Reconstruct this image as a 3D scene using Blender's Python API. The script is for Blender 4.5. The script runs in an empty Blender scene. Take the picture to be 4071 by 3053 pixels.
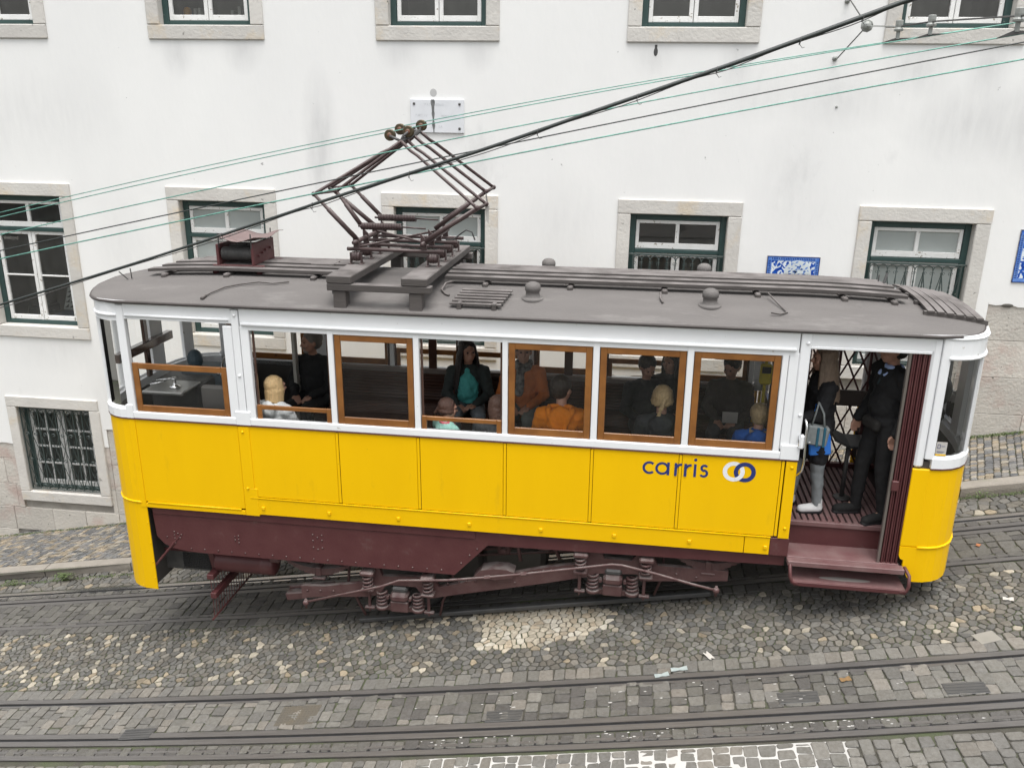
import bpy, math, random
from mathutils import Matrix, Vector
random.seed(7)
rnd=random.uniform
S=bpy.context.scene
COL=S.collection
# ------------------------------------------------------------ camera, sky, sun, exposure
cam=bpy.data.cameras.new('camera'); co=bpy.data.objects.new('camera',cam); COL.objects.link(co)
cam.sensor_width=36; cam.lens=29.84; cam.clip_start=.05; cam.clip_end=500
RC=[[0.991717889,0.127589982,0.01471138],[0.053506585,-0.306303969,-0.950428811],[-0.116759041,0.94334441,-0.31059403]]
m=Matrix.Identity(4)
for i in range(3):
    m[i][0]=RC[0][i]; m[i][1]=-RC[1][i]; m[i][2]=-RC[2][i]
m[0][3],m[1][3],m[2][3]=0,0,5.1
co.matrix_world=m
S.camera=co
w=bpy.data.worlds.new('World'); S.world=w; w.use_nodes=True
nt=w.node_tree; nt.nodes.clear()
sky=nt.nodes.new('ShaderNodeTexSky'); sky.sky_type='NISHITA'; sky.sun_disc=False
SUN_EL,SUN_AZ=math.radians(76),math.radians(165)
sky.sun_elevation=SUN_EL; sky.sun_rotation=SUN_AZ; sky.dust_density=4; sky.air_density=1.5; sky.ozone_density=1
hs=nt.nodes.new('ShaderNodeHueSaturation'); hs.inputs['Saturation'].default_value=.16
bg=nt.nodes.new('ShaderNodeBackground'); bg.inputs['Strength'].default_value=.135
wo=nt.nodes.new('ShaderNodeOutputWorld')
nt.links.new(sky.outputs[0],hs.inputs['Color']); nt.links.new(hs.outputs[0],bg.inputs[0]); nt.links.new(bg.outputs[0],wo.inputs[0])
sl=bpy.data.lights.new('sun','SUN'); sl.energy=1.4; sl.angle=math.radians(45); sl.color=(1,.975,.94)
so=bpy.data.objects.new('sun',sl); COL.objects.link(so)
d=Vector((math.sin(SUN_AZ)*math.cos(SUN_EL),math.cos(SUN_AZ)*math.cos(SUN_EL),math.sin(SUN_EL)))
so.rotation_euler=d.to_track_quat('Z','Y').to_euler(); so.location=d*40
S.view_settings.view_transform='Standard'; S.view_settings.look='None'; S.view_settings.gamma=1
S.view_settings.use_curve_mapping=False; S.view_settings.exposure=0.96
S.render.engine='CYCLES'; S.cycles.transparent_max_bounces=24
# ------------------------------------------------------------ helpers
I4=Matrix.Identity(4)
MT=Matrix(((0.99973456,0.02188622,-0.00719805,0),(-0.02188565,0.99976047,0.00015758,7.6),(0.00719977,0,0.99997408,0),(0,0,0,1)))
WM={}
def reg(o,mw,parent=None):
    COL.objects.link(o)
    if parent is not None:
        o.parent=parent; o.matrix_parent_inverse=WM[parent].inverted()
    o.matrix_basis=mw; WM[o]=mw.copy(); return o
def tag(o,label=None,cat=None,group=None,kind=None):
    for k,v in (('label',label),('category',cat),('group',group),('kind',kind)):
        if v: o[k]=v
    return o
def empty(name,loc,frame=I4):
    o=bpy.data.objects.new(name,None); o.empty_display_size=.1
    return reg(o,frame@Matrix.Translation(loc))
class MB:
    def __init__(s): s.v=[];s.f=[];s.m=[];s.c=[]
    def add(s,vs,fs,mi=0,col=None):
        n=len(s.v); s.v+= [tuple(v) for v in vs]; s.f+=[tuple(i+n for i in f) for f in fs]; s.m+=[mi]*len(fs)
        if col is not None: s.c+=[col]*len(fs)
        return s
    def box(s,x0,x1,y0,y1,z0,z1,c=.004,mi=0,M=None,col=None):
        if x0>x1:x0,x1=x1,x0
        if y0>y1:y0,y1=y1,y0
        if z0>z1:z0,z1=z1,z0
        c=min(c,(x1-x0)*.3,(y1-y0)*.3,(z1-z0)*.3)
        if c<=0.0006:
            vs=[(x,y,z) for x in (x0,x1) for y in (y0,y1) for z in (z0,z1)]
            fs=[(0,1,3,2),(4,6,7,5),(0,4,5,1),(2,3,7,6),(0,2,6,4),(1,5,7,3)]
        else:
            vs=[];P={}
            X=(x0,x1);Y=(y0,y1);Z=(z0,z1)
            for i in (0,1):
                for j in (0,1):
                    for k in (0,1):
                        dx,dy,dz=(c,-c)[i],(c,-c)[j],(c,-c)[k]
                        P[i,j,k,0]=len(vs);vs.append((X[i],Y[j]+dy,Z[k]+dz))
                        P[i,j,k,1]=len(vs);vs.append((X[i]+dx,Y[j],Z[k]+dz))
                        P[i,j,k,2]=len(vs);vs.append((X[i]+dx,Y[j]+dy,Z[k]))
            fs=[]
            for i in (0,1):
                q=[P[i,0,0,0],P[i,0,1,0],P[i,1,1,0],P[i,1,0,0]]; fs.append(tuple(q if i==0 else q[::-1]))
                q=[P[0,i,0,1],P[1,i,0,1],P[1,i,1,1],P[0,i,1,1]]; fs.append(tuple(q if i==0 else q[::-1]))
                q=[P[0,0,i,2],P[0,1,i,2],P[1,1,i,2],P[1,0,i,2]]; fs.append(tuple(q if i==0 else q[::-1]))
            for a in (0,1):
                for b in (0,1):
                    q=[P[a,b,0,0],P[a,b,1,0],P[a,b,1,1],P[a,b,0,1]]; fs.append(tuple(q if a==b else q[::-1]))
                    q=[P[a,0,b,0],P[a,1,b,0],P[a,1,b,2],P[a,0,b,2]]; fs.append(tuple(q[::-1] if a==b else q))
                    q=[P[0,a,b,1],P[1,a,b,1],P[1,a,b,2],P[0,a,b,2]]; fs.append(tuple(q if a==b else q[::-1]))
                    for k in (0,1):
                        q=[P[a,b,k,0],P[a,b,k,1],P[a,b,k,2]]; fs.append(tuple(q if (a+b+k)%2==0 else q[::-1]))
        if M is not None: vs=[M@Vector(v) for v in vs]
        return s.add(vs,fs,mi,col)
    def tube(s,pts,r,n=8,mi=0,caps=True,rr=None):
        pts=[Vector(p) for p in pts]; vs=[];fs=[]
        up=None
        for i,p in enumerate(pts):
            t=(pts[min(i+1,len(pts)-1)]-pts[max(i-1,0)]).normalized()
            if up is None:
                up=Vector((0,0,1)) if abs(t.z)<.9 else Vector((0,1,0))
            a=t.cross(up).normalized(); b=a.cross(t).normalized(); up=b
            ri=rr[i] if rr else r
            for k in range(n):
                q=2*math.pi*k/n; vs.append(p+a*math.cos(q)*ri+b*math.sin(q)*ri)
        for i in range(len(pts)-1):
            for k in range(n):
                k2=(k+1)%n; fs.append((i*n+k,i*n+k2,(i+1)*n+k2,(i+1)*n+k))
        if caps: fs.append(tuple(range(n))[::-1]); fs.append(tuple((len(pts)-1)*n+k for k in range(n)))
        return s.add(vs,fs,mi)
    def cyl(s,p0,p1,r,n=14,mi=0): return s.tube([p0,p1],r,n,mi)
    def lathe(s,prof,center,n=20,mi=0,axis='Z'):
        vs=[];fs=[];c=Vector(center)
        for (r,h) in prof:
            for k in range(n):
                q=2*math.pi*k/n; a,b=r*math.cos(q),r*math.sin(q)
                p=(a,b,h) if axis=='Z' else ((a,h,b) if axis=='Y' else (h,a,b))
                vs.append(c+Vector(p))
        for i in range(len(prof)-1):
            for k in range(n):
                k2=(k+1)%n; fs.append((i*n+k,i*n+k2,(i+1)*n+k2,(i+1)*n+k))
        fs.append(tuple(range(n))[::-1]); fs.append(tuple((len(prof)-1)*n+k for k in range(n)))
        return s.add(vs,fs,mi)
    def prism(s,poly,y0,y1,mi=0,M=None):      # polygon in x,z pushed along y
        n=len(poly); vs=[(x,y0,z) for x,z in poly]+[(x,y1,z) for x,z in poly]
        fs=[tuple(range(n)),tuple(range(n,2*n))[::-1]]+[(i,n+i,n+(i+1)%n,(i+1)%n) for i in range(n)]
        if M is not None: vs=[M@Vector(v) for v in vs]
        return s.add(vs,fs,mi)
    def ell(s,c,r,n=12,k=8,M=None,mi=0):
        vs=[];fs=[];c=Vector(c)
        for i in range(k+1):
            t=math.pi*i/k
            for j in range(n):
                q=2*math.pi*j/n
                p=Vector((r[0]*math.sin(t)*math.cos(q),r[1]*math.sin(t)*math.sin(q),r[2]*math.cos(t)))
                if M is not None: p=M.to_3x3()@p
                vs.append(c+p)
        for i in range(k):
            for j in range(n):
                j2=(j+1)%n; fs.append((i*n+j,(i+1)*n+j,(i+1)*n+j2,i*n+j2))
        return s.add(vs,fs,mi)
    def cap(s,p0,p1,r0,r1=None,n=10,sq=1.0,mi=0): # tapered round-ended limb; sq flattens it sideways
        r1=r0 if r1 is None else r1
        p0=Vector(p0);p1=Vector(p1);t=p1-p0
        if t.length<1e-6: t=Vector((0,0,1e-4))
        t=t.normalized(); up=Vector((0,1,0)) if abs(t.y)<.9 else Vector((0,0,1))
        a=t.cross(up).normalized();b=a.cross(t).normalized()
        vs=[];rings=[]
        for h in (-.98,-.75,-.4,0): rings.append((p0+t*h*r0,r0*math.sqrt(max(0,1-h*h))))
        for h in (0,.4,.75,.98): rings.append((p1+t*h*r1,r1*math.sqrt(max(0,1-h*h))))
        for p,r in rings:
            for k in range(n):
                q=2*math.pi*k/n; vs.append(p+a*math.cos(q)*r+b*math.sin(q)*r*sq)
        fs=[]
        for i in range(len(rings)-1):
            for k in range(n):
                k2=(k+1)%n; fs.append((i*n+k,i*n+k2,(i+1)*n+k2,(i+1)*n+k))
        fs.append(tuple(range(n))[::-1]); fs.append(tuple((len(rings)-1)*n+k for k in range(n)))
        return s.add(vs,fs,mi)
    def mesh(s,name,mats,smooth=False):
        me=bpy.data.meshes.new(name); me.from_pydata(s.v,[],s.f)
        for mm in (mats if isinstance(mats,(list,tuple)) else [mats]): me.materials.append(mm)
        if isinstance(mats,(list,tuple)) and len(mats)>1: me.polygons.foreach_set('material_index',s.m)
        if smooth: me.polygons.foreach_set('use_smooth',[True]*len(s.f))
        if s.c and len(s.c)==len(s.f):
            at=me.color_attributes.new('Col','FLOAT_COLOR','CORNER'); buf=[]
            for f,c in zip(s.f,s.c): buf+= list(c)*len(f)
            at.data.foreach_set('color',buf)
        me.update(); return me
    def build(s,name,mats,parent=None,frame=I4,smooth=False,kind=None):
        o=bpy.data.objects.new(name,s.mesh(name,mats,smooth)); reg(o,frame,parent)
        if kind: o['kind']=kind
        if smooth=='auto': pass
        return o
# ------------------------------------------------------------ materials
def N(nt,t,**k):
    n=nt.nodes.new('ShaderNode'+t)
    for a,b in k.items():
        if a in n.inputs.keys(): n.inputs[a].default_value=b
        else: setattr(n,a,b)
    return n
def mat(name,col,rough=.6,col2=None,scale=3,amt=.5,bump=.0,bscale=40,metal=0,spec=.5,stretch=(1,1,1),fleck=None,fscale=30,fth=.62,attr=False,coat=0,detail=6,rand=0,dust_toplight=None,dscale=9,grime=None,gscale=1.2,gth=.5):
    M=bpy.data.materials.new(name); M.use_nodes=True; nt=M.node_tree; L=nt.links.new
    b=nt.nodes['Principled BSDF']; b.inputs['Roughness'].default_value=rough; b.inputs['Metallic'].default_value=metal
    b.inputs['Specular IOR Level'].default_value=spec
    if coat: b.inputs['Coat Weight'].default_value=coat; b.inputs['Coat Roughness'].default_value=.12
    tc=N(nt,'TexCoord'); mp=N(nt,'Mapping'); mp.inputs['Scale'].default_value=stretch; L(tc.outputs['Object'],mp.inputs[0])
    def mix(fac,a,bb,mode='MIX'):
        x=N(nt,'MixRGB',blend_type=mode)
        for inp,v in ((x.inputs[0],fac),(x.inputs[1],a),(x.inputs[2],bb)):
            if hasattr(v,'is_output'): L(v,inp)
            elif isinstance(v,(int,float)): inp.default_value=v
            else: inp.default_value=(*v[:3],1)
        return x.outputs[0]
    cur=(*col,1)
    if attr:
        at=N(nt,'Attribute'); at.attribute_name='Col'; cur=at.outputs['Color']
    if col2 is not None:
        no=N(nt,'TexNoise'); no.inputs['Scale'].default_value=scale; no.inputs['Detail'].default_value=detail; L(mp.outputs[0],no.inputs['Vector'])
        rp=N(nt,'ValToRGB'); rp.color_ramp.elements[0].position=.5-amt*.35; rp.color_ramp.elements[1].position=.5+amt*.35; L(no.outputs[0],rp.inputs[0])
        if attr: cur=mix(rp.outputs[0],cur,mix(1.0,cur,col2,'MULTIPLY'))
        else: cur=mix(rp.outputs[0],cur,col2)
    if grime is not None:
        no=N(nt,'TexNoise'); no.inputs['Scale'].default_value=gscale; no.inputs['Detail'].default_value=8; no.inputs['Roughness'].default_value=.7; L(mp.outputs[0],no.inputs['Vector'])
        rp=N(nt,'ValToRGB'); rp.color_ramp.elements[0].position=gth; rp.color_ramp.elements[1].position=min(1,gth+.2); L(no.outputs[0],rp.inputs[0])
        cur=mix(rp.outputs[0],cur,grime)
    if fleck is not None:
        no=N(nt,'TexNoise'); no.inputs['Scale'].default_value=fscale; no.inputs['Detail'].default_value=8; L(tc.outputs['Object'],no.inputs['Vector'])
        rp=N(nt,'ValToRGB'); rp.color_ramp.elements[0].position=fth; rp.color_ramp.elements[1].position=fth+.03; L(no.outputs[0],rp.inputs[0])
        cur=mix(rp.outputs[0],cur,fleck)
    if rand:
        oi=N(nt,'ObjectInfo'); mr=N(nt,'MapRange'); mr.inputs[3].default_value=1-rand; mr.inputs[4].default_value=1+rand*.6; L(oi.outputs['Random'],mr.inputs[0])
        cb=N(nt,'CombineColor'); [L(mr.outputs[0],cb.inputs[i]) for i in range(3)]
        cur=mix(1.0,cur if hasattr(cur,'is_output') else cur[:3],cb.outputs[0],'MULTIPLY')
    if hasattr(cur,'is_output'): L(cur,b.inputs['Base Color'])
    else: b.inputs['Base Color'].default_value=cur
    if dust_toplight is not None:  # paler upward faces: dust plus overhead light contrast put into the colour
        ge=N(nt,'NewGeometry'); sx=N(nt,'SeparateXYZ'); L(ge.outputs['Normal'],sx.inputs[0]); mr=N(nt,'MapRange'); mr.inputs[1].default_value=.45; mr.inputs[2].default_value=.9; L(sx.outputs[2],mr.inputs[0])
        no=N(nt,'TexNoise'); no.inputs['Scale'].default_value=dscale; no.inputs['Detail'].default_value=6; L(tc.outputs['Object'],no.inputs['Vector'])
        r2=N(nt,'MapRange'); r2.inputs[1].default_value=.3; r2.inputs[2].default_value=.6; L(no.outputs[0],r2.inputs[0]); mm=N(nt,'Math',operation='MULTIPLY'); L(mr.outputs[0],mm.inputs[0]); L(r2.outputs[0],mm.inputs[1])
        prev=b.inputs['Base Color'].links[0].from_socket if b.inputs['Base Color'].links else col
        L(mix(mm.outputs[0],prev,dust_toplight),b.inputs['Base Color'])
    if bump:
        no=N(nt,'TexNoise'); no.inputs['Scale'].default_value=bscale; no.inputs['Detail'].default_value=5; L(mp.outputs[0],no.inputs['Vector'])
        bp=N(nt,'Bump'); bp.inputs['Strength'].default_value=bump; bp.inputs['Distance'].default_value=.01; L(no.outputs[0],bp.inputs['Height']); L(bp.outputs[0],b.inputs['Normal'])
    return M
def glass(name,tint=(1,1,1),dirt=.03,dcol=(.5,.5,.48),refl=1.45):
    M=bpy.data.materials.new(name); M.use_nodes=True; nt=M.node_tree; L=nt.links.new; nt.nodes.clear()
    o=N(nt,'OutputMaterial'); tr=N(nt,'BsdfTransparent'); tr.inputs[0].default_value=(*tint,1)
    gl=N(nt,'BsdfGlossy'); gl.inputs['Roughness'].default_value=.02
    fr=N(nt,'Fresnel'); fr.inputs[0].default_value=refl; mx=N(nt,'MixShader'); L(fr.outputs[0],mx.inputs[0]); L(tr.outputs[0],mx.inputs[1]); L(gl.outputs[0],mx.inputs[2])
    df=N(nt,'BsdfDiffuse'); df.inputs[0].default_value=(*dcol,1); m2=N(nt,'MixShader')
    no=N(nt,'TexNoise'); no.inputs['Scale'].default_value=4; mr=N(nt,'Math',operation='MULTIPLY'); mr.inputs[1].default_value=dirt*2; L(no.outputs[0],mr.inputs[0])
    L(mr.outputs[0],m2.inputs[0]); L(mx.outputs[0],m2.inputs[1]); L(df.outputs[0],m2.inputs[2]); L(m2.outputs[0],o.inputs[0]); return M
PLASTER=mat('plaster',(.80,.80,.785),.85,(.745,.745,.735),1.1,.8,.25,14,grime=(.60,.60,.595),gscale=.7,gth=.62,stretch=(1,1,.45),fleck=(.35,.35,.34),fscale=9,fth=.745)
def stains(M,lst,col):
    nt=M.node_tree; L=nt.links.new; b=nt.nodes['Principled BSDF']; src=b.inputs['Base Color'].links[0].from_socket
    tc=N(nt,'TexCoord')
    for (x,z,sx,sz,k) in lst:
        mp=N(nt,'Mapping'); mp.inputs['Scale'].default_value=(1/sx,.001,1/sz); mp.inputs['Location'].default_value=(-x/sx,0,-z/sz); L(tc.outputs['Object'],mp.inputs[0])
        gr=N(nt,'TexGradient',gradient_type='SPHERICAL'); L(mp.outputs[0],gr.inputs[0])
        no=N(nt,'TexNoise'); no.inputs['Scale'].default_value=7; no.inputs['Detail'].default_value=8; m3=N(nt,'Mapping'); m3.inputs['Scale'].default_value=(1.6,1,.35); L(tc.outputs['Object'],m3.inputs[0]); L(m3.outputs[0],no.inputs[0])
        a=N(nt,'Math',operation='MULTIPLY'); L(gr.outputs[0],a.inputs[0]); L(no.outputs[0],a.inputs[1]); c=N(nt,'Math',operation='MULTIPLY'); c.inputs[1].default_value=k; c.use_clamp=True; L(a.outputs[0],c.inputs[0])
        mx=N(nt,'MixRGB'); L(c.outputs[0],mx.inputs[0]); L(src,mx.inputs[1]); mx.inputs[2].default_value=(*col,1); src=mx.outputs[0]
    L(src,b.inputs['Base Color'])
stains(PLASTER,[(-4.0,4.75,.28,.9,1.1),(-4.05,4.3,.2,.8,.8),(4.1,5.0,1.0,.55,.9),(4.9,4.9,.6,.7,.9),(2.6,5.2,.8,.35,.6),(1.6,5.3,.7,.4,.5),(-8.2,4.9,1.6,.8,.5),(-7.6,.75,.5,.7,.5),(-5.9,5.70,.25,.35,1.0),(-5.0,5.72,.3,.3,.9),(3.4,5.60,.5,.4,.9),(4.2,5.66,.3,.4,1.0),(-2.9,5.72,.3,.25,.9),(-1.9,5.75,.25,.3,.9),(.3,5.7,.3,.3,.8),(1.3,5.7,.25,.35,.9),(-7.0,3.2,.5,.9,.4),(-.8,3.6,.7,.8,.45),(2.1,4.2,.5,1.0,.4),(-8.3,1.5,1.2,.4,.5)],(.52,.52,.52))
LIME=mat('limestone',(.63,.61,.57),.8,(.52,.50,.47),3,.9,.6,30,rand=.10,grime=(.60,.50,.36),gscale=1.8,gth=.54,fleck=(.28,.27,.25),fscale=11,fth=.70)
LIME2=mat('limestone_block',(.56,.53,.48),.85,(.46,.435,.395),3,.9,1,28,rand=.13,grime=(.42,.30,.265),gscale=1.3,gth=.50,fleck=(.2,.19,.17),fscale=20,fth=.68)
JOINT=mat('joint_mortar',(.36,.34,.31),.9,(.25,.235,.21),8,.8)
GREENP=mat('green_window_paint',(.022,.05,.047),.45,(.03,.065,.06),6,.8,.15,60,fleck=(.3,.3,.27),fscale=22,fth=.72)
WHITEW=mat('peeling_white_paint',(.78,.78,.77),.5,(.68,.68,.66),6,.8,.3,50,fleck=(.3,.27,.22),fscale=26,fth=.645)
IRON=mat('wrought_iron',(.035,.055,.052),.5,(.06,.075,.07),12,.8)
ROOMM=mat('dark_room_wall',(.22,.20,.17),.9,(.30,.28,.24),2,.8)
GLASSB=glass('window_glass',(.86,.9,.88),.05,refl=1.75)
FROST=mat('frosted_pane',(.40,.43,.42),.12,(.30,.33,.32),1.6,.7)
CURT=mat('curtain_cloth',(.55,.56,.54),.8,(.42,.43,.42),3,.8)
YEL=mat('yellow_tram_paint',(.84,.50,.0),.42,(.80,.465,.0),1.6,.8,.04,6,coat=.03,spec=.22,grime=(.66,.385,.006),gscale=2.4,gth=.60,stretch=(2.2,2.2,.5),fleck=(.45,.26,.01),fscale=19,fth=.74)
WHT=mat('white_tram_paint',(.80,.81,.82),.34,(.74,.75,.76),2,.8,.05,8,coat=.2,fleck=(.55,.53,.5),fscale=17,fth=.70)
MAR=mat('maroon_paint',(.075,.020,.022),.5,(.10,.034,.034),5,.9,.15,30,grime=(.12,.07,.065),gscale=5,gth=.6)
PANTO=mat('pantograph_brown',(.042,.022,.022),.5,(.065,.042,.04),12,.9,.2,40,dust_toplight=(.13,.105,.10))
MARD=mat('dusty_maroon_steel',(.075,.030,.030),.6,(.11,.062,.058),9,.9,.4,45,dust_toplight=(.20,.17,.16),grime=(.035,.02,.018),gscale=5,gth=.58)
MARL=mat('worn_maroon_tread',(.13,.048,.05),.55,(.21,.14,.135),5,.9,.3,50)
ROOF=mat('tram_roof_canvas',(.106,.098,.094),.75,(.138,.128,.122),3,.9,.5,70,grime=(.18,.17,.162),gscale=2.6,gth=.56,stretch=(.5,1.6,1))
PLANK=mat('roof_plank_paint',(.060,.052,.049),.75,(.085,.075,.07),4,.9,.4,40,dust_toplight=(.165,.15,.145),dscale=4,rand=.12,stretch=(.3,2,2))  # dark sides, pale tops: dust with top-to-side light contrast painted in
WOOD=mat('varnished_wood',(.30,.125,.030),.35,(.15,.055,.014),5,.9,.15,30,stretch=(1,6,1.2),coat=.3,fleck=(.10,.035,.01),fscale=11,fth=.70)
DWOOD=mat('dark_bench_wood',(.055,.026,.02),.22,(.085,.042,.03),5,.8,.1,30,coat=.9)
INTW=mat('interior_cream_paint',(.48,.46,.41),.5,(.42,.40,.36),2,.6)
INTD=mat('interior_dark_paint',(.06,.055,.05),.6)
STEEL=mat('rail_steel',(.15,.143,.137),.45,(.10,.094,.09),14,.8,.2,60,metal=.35,stretch=(.15,4,1))
RUST=mat('rusty_rail_web',(.10,.08,.07),.75,(.13,.105,.09),12,.9,.4,50)
SHINY=mat('polished_rail_head',(.55,.54,.53),.25,metal=1)
CHROME=mat('chrome',(.75,.75,.75),.12,metal=1)
BLACK=mat('black_plastic',(.018,.018,.02),.45)
DGREY=mat('dark_grey_metal',(.05,.05,.05),.5,(.08,.078,.075),8,.8)
BRASS=mat('bronze_wheel',(.095,.072,.04),.5,(.06,.048,.03),10,.8,metal=.6)
PORC=mat('grey_insulator',(.30,.32,.31),.4,(.22,.22,.2),20,.8)
FRINGE=mat('fringe_tinted_wire',(.16,.42,.34),.5,(.07,.14,.12),30,.9,metal=.2)  # mint tint paints the lens colour fringe into the wire
CABLE=mat('black_cable_rubber',(.018,.024,.023),.5,(.03,.036,.034),10,.8)
STONE=mat('street_stone',(.2,.2,.2),.75,(.62,.60,.56),30,.9,.7,60,attr=True,grime=(.085,.082,.072),gscale=.9,gth=.60)
DIRT=mat('street_joint_soil',(.075,.07,.055),.95,(.045,.042,.034),8,.8,.8,60,grime=(.062,.078,.034),gscale=1.6,gth=.46)
MORT=mat('white_mortar',(.45,.445,.43),.9,(.42,.41,.39),12,.9,.6,40)
KERB=mat('kerb_stone',(.28,.255,.22),.85,(.21,.19,.165),5,.9,.6,40,grime=(.13,.15,.07),gscale=4,gth=.6)
LOGOB=mat('navy_lettering',(.02,.035,.16),.4); LOGOW=mat('white_lettering',(.75,.76,.78),.4)
TGLASS=glass('tram_glass',(.97,.975,.97),.015,(.45,.45,.43),refl=1.45); 
SKIN=mat('skin',(.50,.27,.19),.5,(.56,.32,.24),8,.8); SKIND=mat('tanned_skin',(.36,.19,.135),.5,(.42,.235,.17),8,.8)
def cloth(n,c,k=.7): return mat(n,c,.85,tuple(x*k for x in c),9,.9,.5,22)
def hairm(n,c,k=.55): return mat(n,c,.45,tuple(x*k for x in c),14,.9,.6,60,stretch=(5,5,.5))
# ------------------------------------------------------------ ground
G=.185
def gz(x,z=0): return G*x+z
def cy_(y0,c,x): return y0+c*(x-.8)**2
CV=.0045
TAN=[.06]
def stonecol(kind):
    b=rnd(.72,1.28) if kind in('grey','white','walk') else rnd(.85,1.17)
    if kind=='grey':
        c=random.choice([(.155,.148,.135),(.17,.165,.152),(.135,.132,.125),(.185,.172,.15),(.15,.138,.118)])
        if random.random()<TAN[0]: c=random.choice([(.42,.38,.31),(.36,.33,.27),(.30,.25,.18)])
    elif kind=='sett': c=random.choice([(.20,.192,.175),(.18,.175,.16),(.215,.20,.178),(.165,.16,.15)])
    elif kind=='dark': c=random.choice([(.125,.12,.11),(.14,.135,.122),(.105,.10,.095)])
    elif kind=='white': c=random.choice([(.56,.50,.40),(.50,.45,.36),(.60,.56,.48),(.52,.44,.33)]); b=rnd(.85,1.12)
    elif kind=='walk':
        c=random.choice([(.18,.18,.18),(.19,.187,.18),(.155,.158,.165),(.31,.26,.19),(.28,.245,.195),(.33,.30,.25),(.21,.20,.19)])
    b*=.80 if kind!='white' else .76
    return (c[0]*b*1.10,c[1]*b*1.10,c[2]*b*1.10,1)
def clip(poly,mx,my,nx,ny):
    out=[]
    for i in range(len(poly)):
        a=poly[i];b=poly[(i+1)%len(poly)]
        da=(a[0]-mx)*nx+(a[1]-my)*ny; db=(b[0]-mx)*nx+(b[1]-my)*ny
        if da<=0: out.append(a)
        if (da<0<db) or (db<0<da):
            t=da/(da-db); out.append((a[0]+t*(b[0]-a[0]),a[1]+t*(b[1]-a[1])))
    return out
CAMP=Vector((0,0,5.1))
def inview(x,y,z,mrg=.0):
    q=Vector((x,y,z))-CAMP
    f=Vector(RC[2]).dot(q)
    if f<.1: return False
    u=Vector(RC[0]).dot(q)/f*.8288; v=Vector(RC[1]).dot(q)/f*.8288
    return abs(u)<.5+mrg and abs(v)<.375+mrg
def stone_mb(mb,poly,z0,col,h=.004,drop=.018,gap=.005):
    n=len(poly)
    if n<3: return None
    cx=sum(p[0] for p in poly)/n; cy=sum(p[1] for p in poly)/n
    # round corners: replace each corner by two points
    pp=[]
    for i in range(n):
        a=poly[i-1];b=poly[i];c=poly[(i+1)%n]
        for q in (a,c):
            l=math.hypot(q[0]-b[0],q[1]-b[1]); t=min(.35,.012/max(l,1e-4))
            pp.append((b[0]+(q[0]-b[0])*t,b[1]+(q[1]-b[1])*t))
    # drop near duplicates
    qq=[]
    for p in pp:
        if not qq or math.hypot(p[0]-qq[-1][0],p[1]-qq[-1][1])>.003: qq.append(p)
    if len(qq)>9: qq=[qq[i] for i in range(0,len(qq)) if i%4!=3]
    n=len(qq)
    if n<3: return None
    R=max(.012,sum(math.hypot(p[0]-cx,p[1]-cy) for p in qq)/n)
    s1=max(.3,1-gap/R); s2=max(.25,1-(gap+.007)/R)
    tx,ty=rnd(-.05,.05),rnd(-.05,.05); hh=h*rnd(.2,1.6)
    def P(p,s,z): 
        x=cx+(p[0]-cx)*s; y=cy+(p[1]-cy)*s
        return (x,y,gz(x,z0)+z+ (x-cx)*tx+(y-cy)*ty)
    vs=[P(p,s1,-drop) for p in qq]+[P(p,s1,hh-.005) for p in qq]+[P(p,s2,hh) for p in qq]
    fs=[]
    for k in (0,1):
        for i in range(n):
            j=(i+1)%n; fs.append((k*n+i,k*n+j,(k+1)*n+j,(k+1)*n+i))
    fs.append(tuple(2*n+i for i in range(n)))
    area=R*R
    mb.append((area/max(1,( (cx)**2+cy**2+25))*(1 if inview(cx,cy,gz(cx)) else .0),vs,fs,col))
street_stones=[]; walk_stones=[]; mort_stones=[]
def columns(lst,y0,y1,x0,x1,w,l,kind,z0=0,slant=0,cfun=None,jit=.35,cv=CV):
    x=x0
    while x<x1:
        ww=w*rnd(.8,1.2); off=rnd(-.5,.5)*l
        ys=[y0]; 
        y=y0+l*rnd(.5,1)
        while y<y1-l*.35: ys.append(y); y+=l*rnd(.75,1.25)
        ys.append(y1)
        for a,b in zip(ys[:-1],ys[1:]):
            j=lambda s=.12: rnd(-s,s)*w*jit*2
            q=[(x+j(),a+j()),(x+ww+j(),a+j()),(x+ww+j(),b+j()),(x+j(),b+j())]
            q=[(px+slant*(py-y0),py+cv*(px-.8)**2) for px,py in q]
            cx=sum(p[0] for p in q)/4; cyy=sum(p[1] for p in q)/4
            if not inview(cx,cyy,gz(cx),.16): continue
            if y0==9.92 and any(abs(p[1]-11.3)<0 for p in q): continue
            k=cfun(cx,cyy) if cfun else kind
            stone_mb(lst,q,z0,stonecol(k))
        x+=ww
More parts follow.
